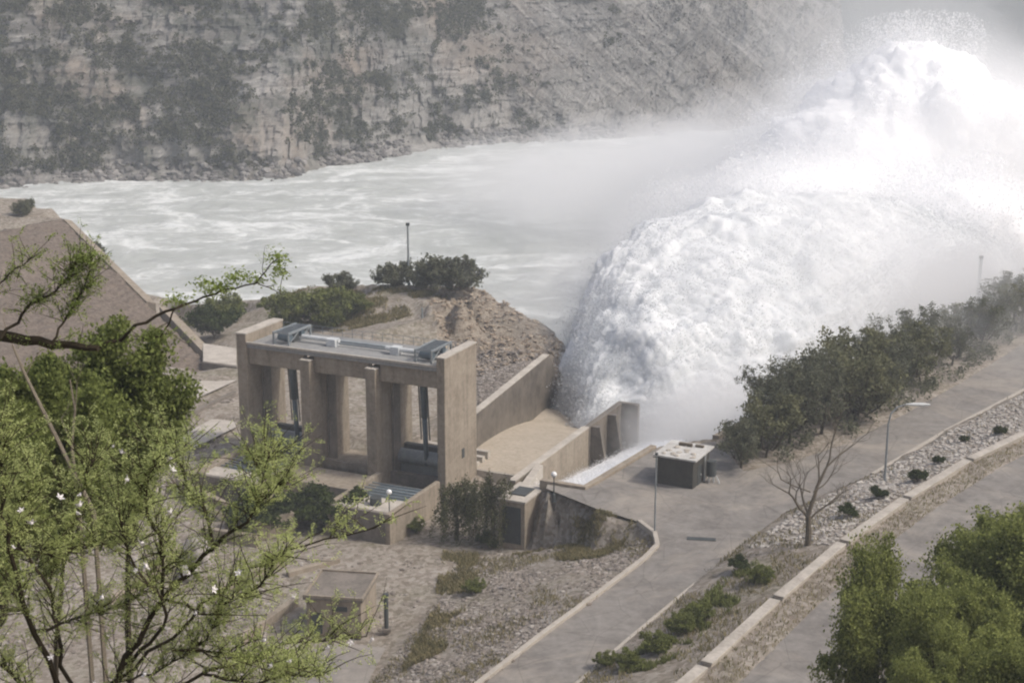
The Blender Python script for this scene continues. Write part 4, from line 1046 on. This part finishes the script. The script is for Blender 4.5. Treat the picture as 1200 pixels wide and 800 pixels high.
def tree_meshes(h, crown_r, seed, leafm, bark, leaf=.3, per=70, depth=3, trunk_h=.3, flat=.75, cl=.9, split=3, tk=.028):
    random.seed(seed); mb = MB(); tips = []
    branchy(mb, (0,0,-.3), (random.gauss(0,.08), random.gauss(0,.08), 1), h*trunk_h+.3, h*tk, 0, [], 4)
    top = Vector(mb.v[-1]); top = sum((mb.v[-i] for i in range(1, 5)), Vector())/4
    for k in range(5):
        a = k*1.256+random.uniform(-.3,.3)
        branchy(mb, top-Vector((0,0,.1)), (math.cos(a)*.8, math.sin(a)*.8, .75), h*.3, h*.017, depth-1, tips, 3, .55, .25, split, .7)
    t = np.array([v[:] for v in tips]); c0 = t.mean(0)
    # fit tips to the wanted crown
    ext = np.percentile(np.abs(t-c0), 92, axis=0)+1e-6
    tgt = np.array([crown_r, crown_r, h*(1-trunk_h)*.45]); t2 = (t-c0)/ext*tgt*.85+np.array([c0[0], c0[1], h*trunk_h+h*(1-trunk_h)*.5])
    t2 = t2[np.linalg.norm((t2-t2.mean(0))/tgt, axis=1) < 1.5]
    # scale branches the same way (above the trunk)
    for i, v in enumerate(mb.v):
        if v.z > h*trunk_h*.95:
            q = (np.array(v[:])-c0)/ext*tgt*.8+np.array([c0[0], c0[1], h*trunk_h+h*(1-trunk_h)*.48]); f = min(1, (v.z-h*trunk_h*.95)/(h*.12))
            mb.v[i] = Vector(np.array(v[:])*(1-f)+q*f)
    rad = np.stack([rng.uniform(.4,1.3,len(t2))*cl]*3, 1)*rng.uniform(.7,1.3,(len(t2),3))*np.array([1,1,flat])
    V, Fq = quads(leaf_cloud(t2, rad, per, leaf))
    me_t = bpy.data.meshes.new('trunk'); me_t.from_pydata([tuple(v) for v in mb.v], [], mb.f); me_t.update(); me_t.materials.append(bark)
    me_c = raw_mesh('crown', V, Fq, leafm)
    return me_t, me_c
PROTO = {}
def proto(key, *a, **k):
    PROTO[key] = tree_meshes(*a, **k)
def put(key, loc, s, rz, name, label, cat='tree', group=None, sz=None):
    r = empty(name, loc, rz); r.scale = (s, s, sz or s)
    t = link('trunk' if cat != 'shrub' else 'stem', PROTO[key][0], r); c = link('crown' if cat != 'shrub' else 'foliage', PROTO[key][1], r)
    tag(r, label, cat, group); return r
proto('farA', 9, 3.5, 11, M['leaf_far'], M['bark_dark'], .32, 62, 3, .22, .75, 1.05)
proto('farB', 8, 3.9, 12, M['leaf_far2'], M['bark_dark'], .36, 44, 3, .18, .7, 1.1)
proto('farC', 10, 3.6, 13, M['leaf_far'], M['bark_dark'], .28, 60, 3, .25, .8, 1.0)
proto('shrubA', 3.0, 2.0, 21, M['leaf_bank'], M['bark'], .24, 60, 3, .10, .7, .55)
proto('shrubD', 3.0, 2.0, 22, M['leaf_dark'], M['bark'], .24, 60, 3, .10, .7, .55)
proto('shrubF', 3.0, 2.1, 24, M['leaf_far'], M['bark'], .26, 60, 3, .10, .7, .55)
bigtrees = [(a, b, c*(random.uniform(.85,1.05) if a < 1010 else random.uniform(.7,.92)), d) for a, b, c, d in [(868,548,6.5,'A'),(897,536,8.0,'B'),(925,520,9.5,'A'),(962,508,10.5,'C'),(1000,492,10,'B'),(905,500,9,'C'),(945,488,10,'A'),(990,470,10.5,'B'),(1040,470,10,'A'),(1030,440,10,'C'),(1078,448,9.5,'B'),(1075,425,9,'A'),(1115,428,9,'C'),(1120,405,9,'B'),(1150,408,9.5,'A'),(1160,392,9,'C'),(1190,388,10,'B'),(1178,370,9.5,'A'),(1215,378,11,'C'),(1225,350,10,'B')]]
ordn = ['first','second','third','fourth','fifth','sixth','seventh','eighth','ninth','tenth','eleventh','twelfth','thirteenth','fourteenth','fifteenth','sixteenth','seventeenth','eighteenth','nineteenth','twentieth']
for i, (px, py, h, kd) in enumerate(sorted(bigtrees)):
    p = W(px, py, 0); base = {'A':9,'B':8,'C':10}[kd]
    put('far'+kd, (p.x, p.y, 0), h/base, random.uniform(0,6.28), 'riverside_tree', 'dark grey green tree on the river bank, %s from the hut going right' % ordn[i], 'tree', 'dark trees between the river wall and the lower road')
UG = scatter(pxl([(850,552),(900,548),(960,530),(1030,498),(1100,458),(1180,408),(1230,370),(1200,350),(1120,390),(1040,420),(960,458),(900,490)], 0), 1100)
V, Fq = quads(leaf_cloud(UG+[0,0,.8], np.stack([rng.uniform(.7,1.6,len(UG))]*3, 1), 60, .38))
tag(link('undergrowth', raw_mesh('undergrowth', V, Fq, M['leaf_far'])), 'tangled dark undergrowth beneath the trees on the river bank', 'undergrowth', kind='stuff')
# mound and terrace shrubs
for key, px, py, z, s, rz, nm, lb, ct in (
  ('shrubF',463,337,1,1.45,0,'bush','dark rounded bush left of the pole on the mound top','shrub'),
  ('shrubF',500,337,1.5,1.5,1,'bush','dark low bush just right of the pole on the mound top','shrub'),
  ('shrubF',535,338,2.5,1.95,2,'bush','tallest dark bush on the mound top beside the rocks','shrub'),
  ('shrubF',398,337,.3,1.2,3,'bush','small upright grey green bush standing against the river','shrub'),
  ('shrubA',345,382,-3.2,2.1,4,'bush','bushy green shrub right behind the left pier of the gate tower','shrub'),
  ('shrubA',382,378,-2,2.2,5,'bush','wide green shrub behind the gate tower deck','shrub'),
  ('shrubA',412,372,-1,1.3,1,'bush','low yellow green shrub at the edge of the mound','shrub'),
  ('shrubD',252,402,-5.5,1.9,2,'bush','dark green shrub left of the left pier above the pale slab','shrub'),
  ('shrubA',262,380,-6,1.7,.5,'bush','light green shrub at the river edge beyond the left pier','shrub'),
  ('shrubA',222,378,-8,1.2,.9,'bush','light green shrub beside the embankment edge at the river','shrub'),
  ('shrubA',318,360,-5,1.1,.2,'bush','small green shrub near the river behind the leaning branch','shrub'),
  ('shrubF',108,288,2,1.0,2.5,'bush','grey green bush on the embankment crest against the river','shrub'),
  ('shrubF',30,246,9,1.0,.5,'bush','small dark bush on top of the embankment at the left edge','shrub'),
  ('shrubD',386,618,-7,1.7,1.5,'bush','dark bush in front of the middle platform of the gate tower','shrub'),
  ('shrubD',345,622,-7,1.6,2.5,'bush','dark bush between the two open chambers','shrub'),
  ('shrubD',300,628,-7,1.6,.5,'bush','dark bush below the left open chamber','shrub'),
  ('shrubD',420,585,-3.9,.5,.5,'bush','small dark bush on the platform left of the right chamber','shrub'),
  ('shrubA',484,622,-7,.55,0,'bush','small green shrub at the foot of the chamber wall by the lamp','shrub'),
  ('shrubD',570,640,-7,.6,0,'bush','low dark shrub at the foot of the weeping tree','shrub'),
  ('shrubA',555,700,-5.5,.5,0,'bush','small green shrub at the top left of the stone slope','shrub'),
  ('shrubA',708,782,.2,.42,0,'bush','small round green bush on the broken kerb of the lower road','shrub'),
  ('shrubA',735,790,1,.5,1,'bush','low green bush just right of the small round bush near the bottom','shrub'),
  ('shrubA',770,775,1.4,.6,2,'bush','green bush low on the bank, near the bottom of the photo','shrub'),
  ('shrubA',800,752,1.6,.6,3,'bush','green bush half way between the broken kerb and the parapet','shrub'),
  ('shrubA',820,735,2,.6,4,'bush','spreading green bush on the bank, below the bright one','shrub'),
  ('shrubA',890,690,2.4,.55,5,'bush','bright green bush close to the parapet left of the bare tree','shrub'),
  ('shrubD',866,670,1.6,.5,0,'bush','dark green bush on the bank at the wide part of the road','shrub'),
  ('shrubD',993,612,2.4,.48,0,'bush','round dark bush right of the bare tree','shrub'),
  ('shrubD',1029,592,2.6,.45,1,'bush','round dark bush left of the street lamp foot','shrub'),
  ('shrubD',1076,568,3,.5,2,'bush','dark round bush touching the parapet right of the street lamp','shrub'),
  ('shrubD',1100,545,3,.35,2,'bush','small dark bush on the pale stones right of the street lamp','shrub'),
  ('shrubD',1172,512,3,.4,2,'bush','small dark bush on the pale stones near the right edge','shrub'),
  ('shrubD',1130,520,2,.3,2,'bush','tiny dark bush in the middle of the pale stones','shrub')):
    p = W(px, py, z); p.z = ground(p.x, p.y)-.05 if not (px == 420) else -3.9
    put(key, p, s, rz, nm, lb, ct, 'bushes on the banks')

# weeping tree
random.seed(5)
def weeping(px, py, z, h, label):
    p = W(px, py, z); r = empty('weeping_tree', p)
    mb = MB(); tips = []
    mb.tube([(0,0,-.3),(.1,0,h*.3),(-.1,.1,h*.55),(0,.1,h*.8)], [.28,.22,.16,.08], 7)
    cs = []; rs = []
    for k in range(44):
        a = random.uniform(0, 6.28); st = Vector((0,.05,h*random.uniform(.45,.82))); ro = random.uniform(.6,2.9)
        top = Vector((math.cos(a)*ro, math.sin(a)*ro, st.z+random.uniform(.2,1.2))); bot = Vector((top.x*1.25, top.y*1.25, max(.9, top.z-random.uniform(2.0,4.5))))
        mb.tube([st, st.lerp(top,.6)+Vector((0,0,.3)), top, top.lerp(bot,.5), bot], [.07,.05,.03,.02,.01], 4)
        for j in range(7):
            q = top.lerp(bot, j/6); cs.append(q[:]); rs.append((.42,.42,.6))
        cs.append(st.lerp(top,.6)[:]); rs.append((.6,.6,.4))
    me = bpy.data.meshes.new('trunk'); me.from_pydata([tuple(v) for v in mb.v], [], mb.f); me.materials.append(M['bark_dark']); link('trunk', me, r)
    V, Fq = quads(leaf_cloud(np.array(cs), np.array(rs), 20, .22, 2.5)); link('crown', raw_mesh('crown', V, Fq, M['leaf_weep']), r)
    tag(r, label, 'tree', 'weeping trees beside the tower'); return r
weeping(535,632,-7, 7.6, 'weeping dark tree right in front of the right pier of the tower')
weeping(577,640,-7, 9.0, 'slim weeping dark tree touching the vent house')

# bare tree
random.seed(31)
p = W(946,650,2.0); p.z = ground(p.x, p.y)-.1; r = empty('bare_tree', p)
mb = MB(); mb.tube([(0,0,-.3),(0,0,1.5),(-.1,0,3.2)], [.34,.28,.26], 8)
tips = []
for st, d, L, rr, dp in (((-.1,0,3.1),(.12,.1,1),5.2,.22,3), ((-.1,0,3.0),(-.75,.1,.75),3.4,.17,3), ((-.1,0,2.6),(.75,-.2,.7),2.6,.13,3), ((-.1,0,3.3),(-.45,.4,1),3.2,.13,3), ((0,.1,5.6),(-1,0,.3),4.2,.08,3), ((.3,.1,5.6),(.9,.2,.5),3.0,.08,3)):
    branchy(mb, st, d, L, rr, dp+1, tips, 5, .42, .2, 3, .66)
me = bpy.data.meshes.new('trunk'); me.from_pydata([tuple(v) for v in mb.v], [], mb.f); me.materials.append(M['bark']); link('trunk', me, r)
tag(r, 'leafless grey tree with forked trunk on the bank beside the parapet', 'tree')

# grass tufts on banks
def tufts(poly, n, mat, label, h=.35, fn=None):
    p = scatter(poly, int(n*2.2), fn); m = len(p); a = rng.uniform(0, 6.28, m); hh = rng.uniform(.5, 1.5, m)*h
    dx, dy = np.cos(a)*hh*.14, np.sin(a)*hh*.14; lean = rng.normal(0, .35, (m, 2))*hh[:,None]
    V = np.stack([p-np.stack([dx,dy,0*a],1), p+np.stack([dx,dy,0*a],1), p+np.stack([dx*.3+lean[:,0], dy*.3+lean[:,1], hh],1), p+np.stack([-dx*.6+lean[:,0], -dy*.6+lean[:,1], hh*.8],1)], 1)
    V, Fq = quads(V); tag(link('grass', raw_mesh('grass', V, Fq, mat)), label, 'grass', kind='stuff')
tufts(pxl([(715,792),(745,760),(800,715),(850,680),(890,660),(900,690),(850,740),(800,785),(760,800)], 1.5), 16000, M['leaf_bank'], 'green weeds low on the bank between the two roads', .4, lambda xy: np.clip(fbm(xy[:,0]*.3, xy[:,1]*.3, 33, 4)*4-.3, 0, 1))
gfn = lambda xy: np.clip(fbm(xy[:,0]*.14, xy[:,1]*.14, 5, 4)*2.2+.35, 0, 1)
tufts([p for p in KERB_R]+[p for p in PARA[::-1]], 90000, M['grass'], 'dry and green grass on the bank between the roads', .32, lambda xy: gfn(xy)*np.clip((45-xy[:,0])/25, .05, 1))
tufts([p+Vector((.8,-.6,0)) for p in PARA]+[p+Vector((3.2,-2.3,0)) for p in PARA[::-1]], 40000, M['grass'], 'dry grass verge between the parapet and the upper road', .25)
tufts(pxl([(600,645,-6),(640,625,-4),(690,595,-.5),(750,612,0),(700,640,-1),(640,665,-5)]), 14000, M['grass'], 'dry grass at the top of the stone slope', .3, lambda xy: np.clip(fbm(xy[:,0]*.2, xy[:,1]*.2, 25, 5, .65)*2.5+.2, 0, 1))
tufts(RIP1, 30000, M['grass'], 'dry weeds growing between the stones of the slope', .28, lambda xy: np.clip(fbm(xy[:,0]*.1, xy[:,1]*.1, 15, 4)*3-.1, 0, .8))
tufts(pxl([(520,640),(560,640),(560,720),(520,790),(470,800),(505,720)], -6), 16000, M['grass'], 'dry weeds at the left edge of the stone slope', .35, gfn)
tufts(pxl([(400,384,-1),(500,360,1),(552,340,3),(440,336,1),(330,350,-3),(330,384,-3)]), 50000, M['grass'], 'brown and green grass on the mound behind the tower', .4, gfn)

# ------------------------------------------------------------------ trees on the near hillside, right
proto('nearA', 15, 4.6, 41, M['leaf_near'], M['bark_dark'], .17, 250, 4, .42, .75, 1.0)
proto('nearB', 13, 3.6, 42, M['leaf_near'], M['bark_dark'], .17, 250, 4, .45, .75, .95)
def put_top(key, H0, px, py, dist, nm, lb, grp, wide=1.0):
    q = Q(px, py, dist); gz = ground(q.x, q.y); s_ = (q.z-gz)/H0
    r = put(key, (q.x, q.y, gz), s_*wide, random.uniform(0, 6), nm, lb, 'tree', grp, sz=s_); return r
for key, px, py, dist, s, lb in (('nearA',1175,588,84,.8,'tall green leafy tree in the lower right, highest of its group'),
  ('nearB',1062,640,78,.68,'rounded green tree at the left of the lower right group'),
  ('nearA',1145,672,70,.75,'broad green tree in the middle of the lower right group'),
  ('nearB',1225,600,80,.9,'green tree cut by the right edge of the photo'),
  ('nearB',1085,765,64,.75,'green crown cut by the bottom edge, left of the lower right group'),
  ('nearB',1175,745,58,.9,'pale green crown in the bottom right corner')):
    put_top(key, {'nearA':15,'nearB':13}[key], px, py, dist, 'hillside_tree', lb, 'leafy trees in the lower right', s)
proto('leftA', 17, 2.3, 51, M['leaf_deep'], M['bark_dark'], .12, 420, 4, .70, .8, .62, tk=.009)
proto('leftB', 17, 2.0, 52, M['leaf_deep'], M['bark_dark'], .12, 420, 4, .72, .8, .6, tk=.009)
for key, px, py, dist, s, lb in (('leftA',55,365,46,.8,'dark green dense tree at the left edge below the thick bough'),
   ('leftB',150,398,48,.85,'dark green dense tree at the foot of the stone embankment'),
   ('leftB',12,455,42,.8,'shadowed green tree low at the left edge')):
    put_top(key, 17, px, py, dist, 'dense_tree', lb, 'dark trees at the left', s)

# ------------------------------------------------------------------ near flowering tree and leaning branch
def limb(mb, pix, dists, r0, r1, n=6):
    P = [Q(p[0], p[1], d) for p, d in zip(pix, dists)]; k = len(P); out = []
    for i in range(k-1):
        for j in range(4):
            q = P[i].lerp(P[i+1], j/4); jt = (P[i+1]-P[i]).length*.03
            out.append(q+Vector((random.gauss(0,jt), random.gauss(0,jt), random.gauss(0,jt))) if (i or j) else q)
    out.append(P[-1]); m = len(out)
    mb.tube(out, [r0+(r1-r0)*i/(m-1) for i in range(m)], n); return out
def feather(mb, pts, LV, n, L, size, dens=26, up=.5, cond=None):
    for i in range(n):
        f = random.uniform(.12, 1)**.8; k = f*(len(pts)-1); a = int(min(k, len(pts)-2)); p = pts[a].lerp(pts[a+1], k-a)
        ax = (pts[a+1]-pts[a]).normalized()
        d = (ax*.6+Vector((random.gauss(0,.6), random.gauss(0,.6), random.gauss(0,.45)+up))).normalized()
        ln = L*random.uniform(.4,1.2); q = [p]; 
        for s in range(4): d = (d+Vector((random.gauss(0,.15), random.gauss(0,.15), random.gauss(0,.12)))).normalized(); q.append(q[-1]+d*ln/4)
        mb.tube(q, [.007,.006,.005,.004,.002], 4)
        side = d.orthogonal().normalized()
        for j in range(max(3, dens//6)):
            t = random.uniform(.08,1.0)*3.999; a2 = min(int(t), 3); c = q[a2].lerp(q[a2+1], t-a2)
            e = (side*random.gauss(0,1)+d.cross(side)*random.gauss(0,1)+d*.5+Vector((0,0,random.gauss(.1,.3)))).normalized(); g_ = e.orthogonal().normalized(); g_ = (g_*math.cos(j)+e.cross(g_)*math.sin(j))
            for m_ in range(5):
                o_ = c+e*(size*(.5+m_*.62)); sg = size*random.uniform(.5,.8)
                LV.append((o_+g_*sg*.55, sg)); LV.append((o_-g_*sg*.55, sg))
def leaves_from(LV, name, mat, parent, off):
    C_ = np.array([p[:] for p, s in LV])-np.array(off[:]); S_ = np.array([s for p, s in LV])
    n = len(C_); t = rng.normal(size=(n,3)); t[:,2] *= .6; t /= np.linalg.norm(t, axis=1)[:,None]; nn = rng.normal(size=(n,3))+np.array([0,0,1.2]); b = np.cross(t, nn); b /= np.linalg.norm(b, axis=1)[:,None]+1e-9
    s = S_[:,None]; V = np.stack([C_-t*s*.6, C_+b*s*.3, C_+t*s*.6, C_-b*s*.3], 1)
    V, Fq = quads(V); return link(name, raw_mesh(name, V, Fq, mat), parent)
random.seed(77)
base = Q(60, 900, 17.0); base.z = ground(base.x, base.y); off = base.copy()
ft = empty('flowering_tree', base)
mb = MB(); LV = []
hub = Q(90, 850, 16.0)
mb.tube([base+Vector((0,0,-.3)), base.lerp(hub,.5)+Vector((.05,0,0)), hub], [.13,.11,.09], 8)
limbs = [
 ([(90,850),(130,800),(190,700),(250,640),(300,600),(330,560)], .045), ([(90,850),(70,760),(60,690),(90,600),(110,540)], .03),
 ([(90,850),(40,740),(10,640),(0,560),(-5,500)], .04), ([(130,800),(225,725),(285,668),(360,638),(440,618)], .024),
 ([(110,820),(240,790),(330,760),(430,745)], .028), ([(190,700),(190,640),(170,590),(180,530)], .022),
 ([(60,690),(20,640),(20,600),(40,560)], .02), ([(90,850),(160,830),(250,830),(320,815)], .02), ([(190,700),(250,720),(290,690),(330,650)], .016), ([(130,800),(180,790),(230,760),(270,700)], .018), ([(250,640),(240,600),(215,560),(205,520)], .02),
 ([(150,780),(200,720),(150,650),(140,600)], .024), ([(200,760),(260,765),(310,775),(350,782)], .018),
 ([(300,600),(310,580),(305,550),(315,535)], .014), ([(240,790),(300,800),(380,790)], .02),
 ([(40,740),(100,720),(160,700),(200,660)], .02), ([(10,640),(60,650),(110,640),(160,620)], .018), ([(90,850),(20,800),(-20,760),(-20,700)], .03)]
for i, (pix, r0) in enumerate(limbs):
    ds = [16+(1.2*math.sin(i*2.1))*j/(len(pix)-1)+random.uniform(-.1,.1) for j in range(len(pix))]
    pts = limb(mb, pix, ds, r0, .007); feather(mb, pts, LV, (92 if len(pix) > 4 else 60) if i not in (3, 4, 11) else 34, .66, .043, 44)
tr = bpy.data.meshes.new('trunk'); tr.from_pydata([tuple(v-off) for v in mb.v], [], mb.f); tr.materials.append(M['bark_dark']); link('trunk', tr, ft)
leaves_from(LV, 'crown', M['leaf_bright'], ft, off)
# flowers
fm = MB()
for k in range(5):
    a = k*1.2566; fm.add([(0,0,0),(math.cos(a-.45)*.05,math.sin(a-.45)*.05,.02),(math.cos(a)*.085,math.sin(a)*.085,.035),(math.cos(a+.45)*.05,math.sin(a+.45)*.05,.02)], [(0,1,2,3)])
fm.ball((0,0,.01), .03, 6, 4)
fme = bpy.data.meshes.new('flower'); fme.from_pydata([tuple(v) for v in fm.v], [], fm.f); fme.materials.append(M['petal'])
spots = [(133,523),(142,530),(200,537),(201,550),(70,583),(94,580),(94,592),(91,602),(37,613),(15,641),(166,637),(170,664),(160,668),(222,672),(280,671),(25,598),(120,700),(230,718),(250,690),(170,790),(340,775),(318,780),(437,749),(412,752),(385,758),(110,800),(310,750),(283,790),(345,700),(60,770),(200,600),(150,562)]
for i, (a, b) in enumerate(spots):
    p = Q(a, b, 15.0+random.uniform(-.5,.3)); o = link('flower', fme, ft); o.location = p-off; o.rotation_euler = (random.uniform(.4,1.3), random.uniform(-.5,.5), random.uniform(0,6)); s = random.uniform(.4,.75); o.scale = (s,s,s)
tag(ft, 'near green feathery tree with small white flowers filling the lower left', 'tree')
# leaning branch, upper left
random.seed(12)
base = Q(-150, 560, 22.0); base.z = ground(base.x, base.y); off = base.copy(); bt = empty('leaning_tree', base)
mb = MB(); LV = []
hub = Q(-60, 385, 22.0); mb.tube([base+Vector((0,0,-.4)), base.lerp(hub,.5)+Vector((-.1,0,0)), hub], [.2,.16,.12], 8)
for pix, r0, r1, nf in (([(-60,385),(0,397),(60,404),(115,408)], .12, .05, 10), ([(0,397),(40,360),(70,335),(95,300)], .03, .008, 60), ([(60,402),(80,370),(100,335),(110,300)], .022, .007, 60),
     ([(115,408),(160,385),(205,360),(250,345),(300,330),(325,303)], .03, .007, 6), ([(300,330),(330,345)], .01, .005, 2), ([(205,360),(190,395),(150,400)], .015, .006, 14), ([(0,400),(-10,350),(10,320),(40,300)], .02, .007, 24)):
    pts = limb(mb, pix, [22+random.uniform(-.2,.2) for _ in pix], r0, r1); feather(mb, pts, LV, nf, .42, .05, 34, .35)
for (a, b), n in (((325,303),120),((328,318),90),((275,325),120),((262,335),90),((245,340),80),((205,352),100),((238,332),60),((300,328),60)):
    for k in range(int(n*1.6)): LV.append((Q(a+random.gauss(0,7), b+random.gauss(0,4.5), 22+random.gauss(0,.12)), .05*random.uniform(.6,1.3)))
tr = bpy.data.meshes.new('trunk'); tr.from_pydata([tuple(v-off) for v in mb.v], [], mb.f); tr.materials.append(M['bark_dark']); link('trunk', tr, bt)
leaves_from(LV, 'crown', M['leaf_lime'], bt, off)
tag(bt, 'dark leaning bough with light green twigs reaching in from the left edge', 'tree')
# pale bare stems left
for i, (pix, lb) in enumerate((([(95,620),(88,560),(84,520),(88,480),(82,445)], 'thin pale bare stem standing in front of the dark left trees'), ([(110,600),(60,500),(30,440),(15,405)], 'long thin green stem crossing the dark left trees'))):
    P0 = [Q(a, b, 26) for a, b in pix]; gb = P0[0].copy(); gb.z = ground(gb.x, gb.y); r = empty('bare_sapling', gb); mb = MB()
    mb.tube([gb-gb-Vector((0,0,.3))]+[p-gb for p in P0], [.06]+[.045-.008*j for j in range(len(P0))], 5)
    tips = []
    for j in (2, 3): branchy(mb, P0[j]-gb, (random.gauss(0,.5), 0, 1), .5, .012, 2, tips, 3, .5, .3, 2, .7)
    me = bpy.data.meshes.new('trunk'); me.from_pydata([tuple(v) for v in mb.v], [], mb.f); me.materials.append(M['bark_pale']); link('trunk', me, r); tag(r, lb, 'sapling')

# ------------------------------------------------------------------ air
mb = MB(); mb.box((150, 900, 215), (3200, 3400, 490)); m, nt, out = new_mat('haze'); k = N(nt)
v = k.n('ShaderNodeVolumePrincipled', {'Color': (.86,.93,1.0,1), 'Density': .00038, 'Anisotropy': 0.0}); nt.links.new(v.outputs[0], out.inputs['Volume'])
hz = mb.build('haze', m); tag(hz, kind='stuff')

# ------------------------------------------------------------------ light, sky, camera
SUN_EL, SUN_AZ = R(50), R(103)         # azimuth clockwise from +Y
w = bpy.data.worlds.new('World'); scene.world = w; w.use_nodes = True; nt = w.node_tree; nt.nodes.clear()
sky = nt.nodes.new('ShaderNodeTexSky'); sky.sky_type = 'NISHITA'; sky.sun_disc = False; sky.sun_elevation = SUN_EL; sky.sun_rotation = SUN_AZ; sky.dust_density = 7; sky.air_density = .7; sky.altitude = 400
bg = nt.nodes.new('ShaderNodeBackground'); bg.inputs[1].default_value = .15
wo = nt.nodes.new('ShaderNodeOutputWorld'); nt.links.new(sky.outputs[0], bg.inputs[0]); nt.links.new(bg.outputs[0], wo.inputs[0])
sd = bpy.data.lights.new('sun', 'SUN'); sd.energy = 2.4; sd.angle = R(4.0); sd.color = (1, .95, .87)
so = bpy.data.objects.new('sun', sd); col.objects.link(so)
dirv = Vector((math.sin(SUN_AZ)*math.cos(SUN_EL), math.cos(SUN_AZ)*math.cos(SUN_EL), math.sin(SUN_EL)))
so.rotation_euler = dirv.to_track_quat('Z', 'Y').to_euler()
cd = bpy.data.cameras.new('camera'); cam = bpy.data.objects.new('camera', cd); col.objects.link(cam)
cam.location = (0,0,CAM_H); cam.rotation_euler = (R(90)-PITCH, 0, 0); cd.sensor_width = 36; cd.lens = 36*F_PX/1200; cd.clip_end = 6000; cd.clip_start = .1
scene.camera = cam
scene.view_settings.view_transform = 'Standard'; scene.view_settings.look = 'None'; scene.view_settings.exposure = .09; scene.view_settings.gamma = 1
cy = scene.cycles; cy.max_bounces = 10; cy.diffuse_bounces = 4; cy.glossy_bounces = 2; cy.transmission_bounces = 2; cy.volume_bounces = 10; cy.transparent_max_bounces = 12
cy.volume_step_rate = 1.0; cy.volume_max_steps = 256
cy.filter_width = 2.2
cy.use_denoising = True
try: cy.denoiser = 'OPENIMAGEDENOISE'
except Exception: pass
